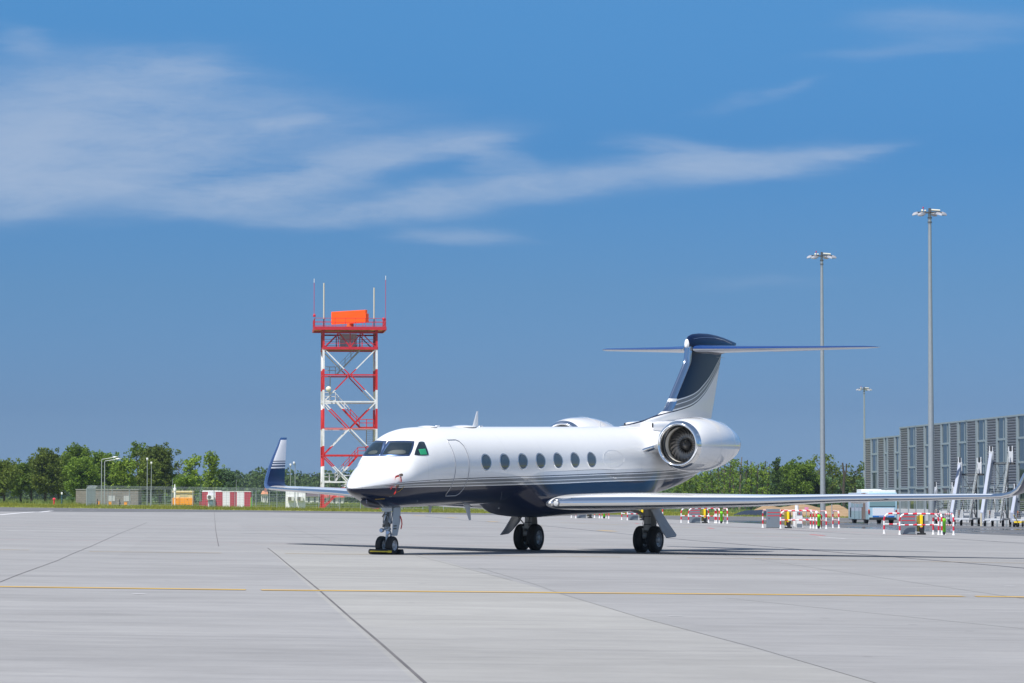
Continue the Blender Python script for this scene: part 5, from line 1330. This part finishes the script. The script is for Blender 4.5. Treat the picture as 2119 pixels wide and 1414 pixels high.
for px, D, yt, w_, kd, sty, sd, lab in [
 (1607, 540, 941, 50, 'dark', 'cone', 31, 'dark pointed tree between the engine and the middle mast'),
 (1630, 560, 956, 40, 'mid', 'round', 32, 'green tree right of the dark pointed tree'),
 (1662, 545, 955, 60, 'mid', 'round', 33, 'broad bright crown just left of the middle mast'),
 (1700, 552, 938, 56, 'olive', 'willow', 34, 'tall thin crowned tree behind the middle mast'),
 (1688, 548, 985, 50, 'dark', 'round', 35, 'low dark tree at the foot of the middle mast'),
 (1722, 556, 958, 42, 'olive', 'willow', 36, 'leaning thin tree right of the middle mast'),
 (1770, 560, 957, 40, 'olive', 'willow', 37, 'olive tree just left of the louvred building'),
 (1750, 580, 985, 44, 'blue', 'round', 38, 'bluish tree behind the lopped dead trunk')]:
    tree(px, D, yt, w_, kd, sty, sd * 5, lab, TR)
# lopped dead trunk
b = foot(1746, 540, True); h = ZA(958, 540) - b.z
t0 = empty('dead_tree', b, 0, 'bare lopped trunk with cut forks left of the louvred building', 'tree')
MB().tube([(0, 0, 0), (-.1, 0, h * .45), (.05, 0, h * .72), (-.25, 0, h)], [.28, .24, .2, .13], 8).tube([(.02, 0, h * .7), (.35, 0, h * .82), (.42, 0, h * .98)], [.17, .14, .12], 8).tube([(-.1, 0, h * .4), (-.6, 0, h * .5), (-.75, 0, h * .56)], [.15, .12, .1], 8).build('trunk', BARK, t0)
# far wood, one mass
rng = np.random.default_rng(77); L = []
for i in range(560):
    D = rng.uniform(1150, 1500); px = rng.uniform(-60, 2180); X = XA(px, D)
    hh = rng.uniform(9, 12.5) * (1 + .12 * math.sin(px * .013)) * (1.1 if px > 1500 else 1)
    z0 = terr(X, D)
    for k in range(4):
        r = rng.uniform(2.2, 3.8); L.append((X + rng.normal() * 2.5, D + rng.normal() * 2, z0 + hh * (.2 + .25 * k) - (r if k == 3 else 0) * .6, r))
V = lobes_to_leaves(L, rng, .75, 7)
tag(np_mesh('far_wood', V, leaf_mat('far_foliage', (.035, .075, .02), (.11, .17, .045), .15)), 'distant wood along the horizon behind the airfield', 'wood', kind='stuff')
# scrub under the slender trees and along the left
rng = np.random.default_rng(78); L = []
for i in range(420):
    D = rng.uniform(575, 640); px = rng.uniform(1370, 1790); X = XA(px, D); r = rng.uniform(.9, 2.0)
    L.append((X, D, terr(X, D) + rng.uniform(0, 5.2), r))
for i in range(90):
    D = rng.uniform(490, 520); px = rng.uniform(150, 500); X = XA(px, D); r = rng.uniform(.8, 1.6)
    L.append((X, D, terr(X, D) + rng.uniform(0, 2.2), r))
V = lobes_to_leaves(L, rng, .32, 34)
tag(np_mesh('undergrowth', V, LEAF['blue']), 'green undergrowth between and behind the trees', 'undergrowth', kind='stuff')

# ------------------------------------------------------------------ meadow grass
rng = np.random.default_rng(9)
def blades(n, dmin, dmax, hmin, hmax, wd, xr=(-64, 70)):
    X = rng.uniform(xr[0], xr[1], n); q = rng.random(n) ** 1.3
    ey = np.interp(X, [e[0] for e in EDGE], [e[1] for e in EDGE]); Y = ey + dmin + (dmax - dmin) * q
    Z = np.array([terr(a, b) for a, b in zip(X, Y)]) - .03
    cl = .6 + .8 * (np.sin(X * .35 + np.sin(X * .11) * 3) * .5 + .5) * (.6 + .4 * np.sin(Y * .4))
    h = rng.uniform(hmin, hmax, n) * cl; a = rng.random(n) * PI; dx, dy = np.cos(a) * wd, np.sin(a) * wd; lx = rng.normal(0, .12, n)
    V = np.empty((n, 3, 3)); V[:, 0] = np.stack([X - dx, Y - dy, Z], 1); V[:, 1] = np.stack([X + dx, Y + dy, Z], 1); V[:, 2] = np.stack([X + lx, Y, Z + h], 1)
    return V.reshape(-1, 3)
GRS = leaf_mat('grass_blades', (.11, .16, .02), (.34, .32, .06), .3)
tag(np_mesh('grass', blades(52000, .3, 40, .12, .42, .035), GRS, k=3), 'long yellow green grass behind the apron edge', 'grass', kind='stuff')
tag(np_mesh('crop_field', blades(26000, 70, 240, .3, .7, .12, (-110, 60)), leaf_mat('crop', (.14, .20, .05), (.26, .32, .10), .3), k=3), 'pale green crop standing in the field behind the fence', 'crop', kind='stuff')

# ------------------------------------------------------------------ fences
FEN = mat('fence_wire', (.20, .24, .26), .5, .4); FPOST = mat('fence_post_metal', (.33, .37, .39), .5, .3); GFEN = mat('green_fence', (.03, .10, .06), .5)
def mesh_panel(w, h, dx, dz, r):
    m_ = MB(); n = int(h / dz); k_ = int(w / dx)
    for i in range(n + 1): z = .08 + (h - .1) * i / n; m_.add([(0, -r, z - r), (0, r, z - r), (0, 0, z + r), (w, -r, z - r), (w, r, z - r), (w, 0, z + r)], [(0, 1, 4, 3), (1, 2, 5, 4), (2, 0, 3, 5)])
    for i in range(k_ + 1): x = w * i / k_; m_.add([(x - r, -r, .05), (x + r, -r, .05), (x, r, .05), (x - r, -r, h), (x + r, -r, h), (x, r, h)], [(0, 1, 4, 3), (1, 2, 5, 4), (2, 0, 3, 5)])
    return m_
def fence(p0, p1, n, h, label, pm, wm, dx=.5, dz=.2, r=.0075, top=True):
    a = Vector((p0[0], p0[1], 0)); b = Vector((p1[0], p1[1], 0)); d = b - a; w = d.length / n
    t0 = empty('wire_fence', (a.x, a.y, terr(a.x, a.y)), math.atan2(d.y, d.x), label, 'fence')
    z0 = terr(a.x, a.y); post = pan = None
    for i in range(n + 1):
        q = a + d * i / n; z = terr(q.x, q.y) - z0
        if post is None:
            m_ = MB().tube([(0, 0, -.1), (0, 0, h + .05)], .045, 8)
            if top: m_.tube([(0, 0, h), (0, -.3, h + .35)], .025, 6)
            post = m_.build('fence_post', pm, t0); o = post
        else: o = post.copy(); COL.objects.link(o)
        o.location = (w * i, 0, z)
        if i < n:
            if pan is None:
                m_ = mesh_panel(w, h, dx, dz, r)
                if top:
                    for k in range(3): m_.add([(0, -.1 * k - .1, h + .1 + .11 * k), (0, -.1 * k - .08, h + .1 + .11 * k), (w, -.1 * k - .08, h + .1 + .11 * k), (w, -.1 * k - .1, h + .1 + .11 * k), (0, -.1 * k - .09, h + .12 + .11 * k), (w, -.1 * k - .09, h + .12 + .11 * k)], [(0, 1, 2, 3), (0, 4, 5, 3), (1, 4, 5, 2)])
                pan = m_.build('mesh_panel', wm, t0, smooth=0, recalc=False); o2 = pan
            else: o2 = pan.copy(); COL.objects.link(o2)
            q2 = a + d * (i + 1) / n; dz_ = terr(q2.x, q2.y) - z0 - z
            o2.location = (w * i, 0, z); o2.rotation_euler = (0, -math.atan2(dz_, w), 0)
def PX(px, D): return (XA(px, D), D)
fence(PX(180.5, 394), PX(1046, 401), 20, 2.15, 'long grey wire mesh fence in front of the tower and containers', FPOST, FEN)
fence(PX(180, 394), PX(198, 428), 12, 2.15, 'short return of the grey mesh fence running back at its left corner', FPOST, FEN)
fence(PX(196, 430), PX(700, 440), 14, 2.1, 'second mesh fence behind the container and the generator', FPOST, FEN, r=.005, top=False)
fence(PX(1398, 455), PX(1790, 455), 16, 1.7, 'dark green fence beyond the asphalt on the right', GFEN, GFEN, .4, .3, .006, False)

# ------------------------------------------------------------------ huts and boxes on the left
BLK = bpy.data.materials.new('concrete_block'); BLK.use_nodes = True
t = NT(BLK.node_tree); oc = t.new('ShaderNodeTexCoord').outputs['Object']
br = t.new('ShaderNodeTexBrick', ins={'Vector': t.mapping(oc, rot=(R(90), 0, 0)), 'Color1': (.24, .22, .20, 1), 'Color2': (.19, .175, .16, 1), 'Mortar': (.13, .125, .12, 1), 'Scale': 1.0})
br.inputs['Brick Width'].default_value = .5; br.inputs['Row Height'].default_value = .25; br.inputs['Mortar Size'].default_value = .012
n_ = t.noise(oc, 1.2, 5, .6); f_ = t.m('MULTIPLY_ADD', n_, .5, .75)
t.l.new(t.mix(1.0, br.outputs[0], t.new('ShaderNodeCombineColor', ins={0: f_, 1: f_, 2: f_}).outputs[0], 'MULTIPLY'), t.n['Principled BSDF'].inputs['Base Color']); t.n['Principled BSDF'].inputs['Roughness'].default_value = .9
D = 442; x0, x1 = XA(158, D), XA(287, D); xc = (x0 + x1) / 2; zb = min(terr(x0, D), terr(x1, D)) - .1; zt = ZA(1013.8, D)
t0 = empty('block_hut', (xc, D, zb), 0, 'low grey concrete block hut with two pale patches on its wall', 'hut')
MB().box((0, 2, (zt - zb) / 2), (x1 - x0, 4, zt - zb)).build('walls', BLK, t0)
MB().box((0, 2, zt - zb + .04), (x1 - x0 + .12, 4.12, .1)).build('roof_slab', mat('slab_grey', (.3, .3, .29), .8), t0)
for pa, pb in ((225, 239), (257, 271)):
    xa, xb = XA(pa, D) - xc, XA(pb, D) - xc; MB().box(((xa + xb) / 2, -.02, ZA(1032, D) - zb), (xb - xa, .06, .75)).build('blocked_window', mat('pale_render', (.42, .43, .44), .8, var=.2), t0)
# striped container
D = 402; xc = XA(469, D); zb = terr(xc, D) - .02; wd = (519.2 - 419) * D / F; hh = ZA(1018, D) - zb
t0 = empty('striped_container', (xc, D, zb), R(1.5), 'container painted in broad red and white upright stripes', 'container')
bs = [419, 431.3, 446.8, 461.6, 476.4, 490.9, 506, 519.2]
m_ = MB()
for i, (a, b) in enumerate(zip(bs[:-1], bs[1:])):
    xa, xb = (a - 469.1) * D / F, (b - 469.1) * D / F; m_.cm = i % 2
    n = max(2, int((xb - xa) / .14))
    for k in range(n):     # corrugated sheet
        u0 = xa + (xb - xa) * k / n; u1 = xa + (xb - xa) * (k + 1) / n; um = (u0 + u1) / 2; y_ = .0 if k % 2 else -.03
        m_.add([(u0, y_, .1), (u1, y_, .1), (u1, y_, hh), (u0, y_, hh)], [(0, 1, 2, 3)]); m_.add([(u1, .0, .1), (u1, -.03, .1), (u1, -.03, hh), (u1, .0, hh)], [(0, 1, 2, 3)])
m_.build('striped_front', [mat('faded_red', (.42, .055, .08), .6, var=.12), mat('chalk_white', (.74, .74, .78), .6, var=.06)], t0, smooth=0)
MB().box((0, 1.25, hh / 2), (wd, 2.42, hh - .1)).build('body', mat('faded_red', (.42, .055, .08), .6), t0)
MB().box((0, 1.22, hh + .03), (wd + .04, 2.5, .08)).box((-wd * .3, 1.2, hh + .11), (wd * .38, 2.4, .10)).build('roof', WHITE, t0)
ac = MB().box((-1.93, -.30, 1.32), (.85, .34, .6)).build('air_conditioner', WHITE, t0, bevel=.02)
MB().tube([(-2.05, -.475, 1.32), (-2.05, -.485, 1.32)], .23, 20).build('fan_grille', mat('grille_dark', (.10, .10, .09), .6), ac)
MB().box((-1.86, -.24, .5), (.45, .26, .9)).build('grey_cabinet', mat('cab_slate', (.13, .2, .24), .5), t0)
MB().box((-wd / 2 - .2, .5, .55), (.36, .4, .5)).build('red_side_box', mat('dull_red', (.25, .05, .05), .7), t0)
# generator
D = 414; xc = XA(378.5, D); zb = terr(xc, D); s_ = D / F
t0 = empty('generator_cabin', (xc, D, zb), R(2), 'small generator cabin, cream above and bright orange below', 'generator')
MB().box((0, .9, .62), (44 * s_, 1.8, .92)).build('orange_base', mat('amber_paint', (.88, .33, .01), .5, var=.05), t0, bevel=.02)
MB().box((.1, .92, 1.42), (40 * s_, 1.7, .7)).build('cream_body', mat('cream_wall', (.72, .58, .30), .5, var=.05), t0, bevel=.02)
MB().box((0, .9, 1.86), (45.5 * s_, 1.95, .22)).build('roof', mat('cream_roof', (.78, .64, .36), .5), t0, bevel=.04)
for x in (-.75, .6): MB().box((x, -.01, .85), (.09, .03, .07)).build('latch', BLACK, t0)
MB().box((.15, .06, 1.45), (.95, .03, .45)).build('louvre_door', mat('cream_vent', (.55, .48, .28), .6), t0)
b = foot(362.5, 412, True); t0 = empty('weather_sensor', b, 0, 'white cylindrical sensor post beside the orange generator', 'sensor')
MB().tube([(0, 0, 0), (0, 0, 1.1)], .05, 8).tube([(0, 0, 1.1), (0, 0, 1.9)], .13, 12).build('post', WHITE, t0); MB().rev([(1.9, .16), (2.25, .2), (2.4, .06), (2.75, .05), (2.8, .01)], (0, 0, 0), 'Z', 14).build('sensor_head', WHITE, t0, smooth=50)
b = foot(358, 413, True); o = MB().tube([(0, 0, 0), (0, 0, 3.4)], .03, 6).build('thin_rod', FPOST); o.location = b; tag(o, 'thin upright rod at the left end of the orange generator', 'rod')
# white booth
D = 402; xc = XA(612, D); zb = terr(xc, D) - .02; t0 = empty('white_booth', (xc, D, zb), R(3), 'white equipment booth with two wall coolers under the far wing', 'booth')
hh = ZA(1013, D) - zb; wd = 41 * D / F
MB().box((0, 1.1, hh / 2), (wd, 2.2, hh)).box((-.22, -.01, hh / 2), (.03, .03, hh)).build('body', mat('booth_white', (.8, .8, .8), .4, var=.03), t0, bevel=.02)
for x in (-.56, .56):
    a_ = MB().box((x, -.24, 1.25), (.80, .34, .52)).build('air_conditioner', mat('cooler_cream', (.62, .62, .57), .5), t0, bevel=.02)
    MB().box((x - .14, -.415, 1.25), (.40, .02, .40)).build('fan_grille', mat('grille_olive', (.14, .13, .11), .7), a_)
# poles and lamps
def cam_pole(px, D, yt, label, dx=0):
    b = foot(px, D, True); h = ZA(yt, D) - b.z; t0 = empty('camera_pole', b, 0, label, 'camera pole', 'camera poles along the fence')
    MB().tube([(0, 0, 0), (0, 0, h)], [.055, .04], 10).build('pole', STEEL, t0, smooth=60)
    MB().box((dx, -.05, h + .08), (.24, .24, .2)).build('camera_box', WHITE, t0, bevel=.04); MB().tube([(dx, -.05, h), (dx, -.2, h - .16)], .09, 10).build('dome', mat('dome_grey', (.35, .37, .4), .3), t0, smooth=50)
cam_pole(305.3, 399, 951, 'taller camera pole in front of the great dark tree')
cam_pole(313.8, 436, 959, 'shorter camera pole right behind the taller one, by the great dark tree')
cam_pole(601.5, 432, 963, 'shorter camera pole at the left of the white booth'); cam_pole(611, 399, 959, 'taller camera pole in front of the white booth', -.14)
def street_lamp(px, D, yt, label):
    b = foot(px, D, True); h = ZA(yt, D) - b.z; t0 = empty('street_lamp', b, 0, label, 'street lamp', 'twin street lamps on the left')
    MB().tube([(0, 0, 0), (0, 0, h - .1), (.06, 0, h), (1.5, 0, h + .22)], [.075, .055, .05, .035], 10).build('pole', STEEL, t0, smooth=60)
    MB().loft([[(x, y_ * w_, h + .24 + z_ * t_ + (x - 1.4) * .12) for y_, z_ in ((-1, 0), (-.7, 1), (.7, 1), (1, 0), (.6, -.6), (-.6, -.6))] for x, w_, t_ in ((1.35, .06, .05), (1.55, .14, .09), (2.0, .15, .09), (2.2, .06, .04))]).build('lamp_head', mat('lamp_silver', (.42, .43, .46), .4, .3), t0, smooth=40)
street_lamp(211, 437, 951, 'left lamp of the twin street lamps before the concrete hut'); street_lamp(217.3, 432, 954.5, 'right lamp of the twin street lamps before the concrete hut')
# hydrant, sign, bollards
b = foot(113, 408, True); t0 = empty('fire_hydrant', b, 0, 'red fire hydrant on the grass verge under the left trees', 'hydrant')
MB().rev([(0, .14), (.06, .14), (.08, .09), (.62, .09), (.64, .13), (.70, .13), (.72, .12), (.84, .10), (.90, .03)], (0, 0, 0), 'Z', 14, True).tube([(-.2, 0, .72), (.2, 0, .72)], .07, 10).build('body', mat('hydrant_red', (.65, .015, .05), .4), t0, smooth=40)
b = foot(129, 412, True); t0 = empty('marker_sign', b, 0, 'white capped marker sign on a dark post right of the hydrant', 'sign')
MB().tube([(0, 0, 0), (0, 0, 1.3)], .05, 8).build('post', mat('sign_post_blue', (.03, .10, .16), .5), t0); MB().box((0, 0, 1.45), (.2, .08, .28)).build('sign_plate', WHITE, t0, bevel=.02)
for px, D, lab in ((202.5, 405, 'black marker post left of the twin lamps'), (248.5, 402, 'black marker post in front of the pale patches of the hut')):
    b = foot(px, D, True); t0 = empty('marker_post', b, 0, lab, 'post'); MB().tube([(0, 0, 0), (0, 0, .85)], .05, 8).box((.05, 0, .35), (.12, .1, .3)).build('post', BLACK, t0)
for px, D, lab in ((205, 430, 'small yellow box left of the first pale patch on the hut'), (229, 425, 'small yellow box at the foot of the left pale patch'), (261, 425, 'small yellow box at the foot of the right pale patch')):
    b = foot(px, D, True); t0 = empty('yellow_box', b, 0, lab, 'box', 'small yellow boxes by the hut'); MB().box((0, 0, .2), (.35, .3, .4)).box((0, 0, .42), (.4, .35, .05)).build('box', mat('amber_paint', (.88, .33, .01), .5), t0, bevel=.02)
b = foot(520.3, 400, True); o = MB().tube([(0, 0, 0), (0, 0, 1.35)], .05, 8).build('green_post', mat('lime_post', (.12, .62, .02), .5)); o.location = b; tag(o, 'bright green post at the right end of the striped container', 'post')
for px, D, yt, lab in ((489.5, 470, 993, 'thin grey mast behind the striped container'), (551, 470, 1012, 'short grey mast between the container and the far winglet')):
    b = foot(px, D, True); o = MB().tube([(0, 0, 0), (0, 0, ZA(yt, D) - b.z)], [.05, .03], 8).build('thin_mast', STEEL); o.location = b; tag(o, lab, 'mast')
# houses far behind
def house(px, D, w, ytop, yeave, wall, roofc, label, rz=0):
    b = foot(px, D, True); ze = ZA(yeave, D) - b.z; zt = ZA(ytop, D) - b.z; d = w * .8
    t0 = empty('house', b, rz, label, 'house', 'houses beyond the airfield')
    MB().box((0, d / 2, ze / 2), (w, d, ze)).build('walls', wall, t0)
    rf = MB(); rf.add([(-w * .56, -.5, ze - .1), (w * .56, -.5, ze - .1), (w * .56, d + .5, ze - .1), (-w * .56, d + .5, ze - .1), (-w * .38, d / 2, zt), (w * .38, d / 2, zt)], [(0, 1, 5, 4), (2, 3, 4, 5), (1, 2, 5), (3, 0, 4), (3, 2, 1, 0)])
    rf = rf.build('roof', roofc, t0, smooth=0); MB().box((w * .15, d * .45, zt), (.6, .6, 1.2)).build('chimney', mat('brick_chimney', (.35, .08, .05), .8), rf)
    for k in (-.3, .05, .32): MB().box((w * k, -.03, ze * .55), (w * .1, .06, 1.1)).build('window', mat('house_window', (.06, .07, .08), .2), t0)
WH = mat('house_white', (.62, .62, .6), .8); RR = mat('tile_red', (.40, .07, .05), .8, var=.2); RD = mat('tile_dark', (.09, .07, .08), .8, var=.2); RO = mat('tile_orange', (.5, .22, .12), .8, var=.2)
house(455, 700, 4.6, 1007, 1017, WH, RD, 'house with a dark hipped roof behind the striped container')
house(548, 820, 1.6, 1016, 1022, WH, RO, 'tiny house with an orange roof left of the far winglet')
house(650, 800, 4.2, 1019, 1027, WH, RD, 'white house with dark windows right of the white booth')
house(664, 850, 3.6, 1021, 1029, WH, RR, 'white house with an orange red roof just left of the tower')
house(690, 860, 5.4, 1022, 1029, WH, RR, 'red roofed house seen through the foot of the tower')
house(1762, 640, 5.2, 1008, 1024, WH, RR, 'red roofed house beside the left end of the louvred building')
house(1725, 660, 4.4, 1014, 1026, WH, RR, 'low red roof behind the trees right of the middle mast')

# ------------------------------------------------------------------ right of the apron, beyond the asphalt
mb = MB(); xs = [XA(p, 405) for p in range(1560, 1800, 8)]
def mound(u, v):
    X = XA(1555 + 235 * u, 400); D = 398 + 26 * v
    hgt = max(0, 1.45 * math.sin(PI * min(1, v * 1.0)) ** .8 * min(1, u * 5) * min(1, (1 - u) * 8) * (.85 + .3 * noise.noise(Vector((X * .4, D * .2, 0)))))
    return (X, D, terr(X, D) - .05 + hgt)
mb.grid(mound, 70, 14)
SAND = grass_mat('sandy_earth', [(.3, (.20, .135, .08)), (.5, (.32, .22, .13)), (.65, (.36, .27, .17)), (.8, (.22, .2, .09))], .25)
tag(mb.build('sand_mound', SAND, smooth=60), 'sandy brown earth bank beyond the asphalt', 'earth bank', kind='structure')
t0 = empty('tarpaulin_heap', foot(1570, 396, True), 0, 'dark blue tarpaulin heap left of the sandy bank', 'tarpaulin')
MB().grid(lambda u, v: (-3.2 + 6.4 * u, 2.5 * v, (.8 * math.sin(PI * u) ** .6 * math.sin(PI * max(.001, v)) ** .5) * (.8 + .3 * noise.noise(Vector((u * 6, v * 3, 1))))), 24, 10).build('sheet', mat('tarp_blue', (.008, .02, .045), .9), t0, smooth=30)
b = foot(1668, 240); t0 = empty('small_sign', b, 0, 'small pink and white sign on a thin pole behind the hoops', 'sign')
MB().tube([(0, 0, 0), (0, 0, 1.35)], .025, 8).box((0, 0, .02), (.4, .3, .05)).build('pole', STEEL, t0); MB().box((0, -.03, 1.40), (.28, .02, .17)).build('sign_plate', mat('pink_sign', (.70, .25, .42), .5), t0)
b = foot(1720.5, 236); o = MB().tube([(0, 0, 0), (0, 0, 1.75)], .03, 8).build('thin_pole', STEEL); o.location = b; tag(o, 'thin grey pole among the hoops left of the bus', 'pole')

# ------------------------------------------------------------------ haze
def haze():
    m = bpy.data.materials.new('haze'); m.use_nodes = True; t = NT(m.node_tree)
    t.n.remove(t.n['Principled BSDF'])
    v = t.new('ShaderNodeVolumePrincipled', ins={'Color': (.62, .80, 1.0, 1), 'Density': .00006, 'Anisotropy': .0})
    t.l.new(v.outputs[0], t.n['Material Output'].inputs['Volume'])
    zlo = min(terr(200, 450), -2.6) - 1.0
    o = MB().box((0, 700, (zlo + 40) / 2), (1700, 1720, 40 - zlo)).build('haze', m, None, smooth=0)
    tag(o, 'thin bluish summer haze over the airfield', 'haze', kind='stuff')
haze()
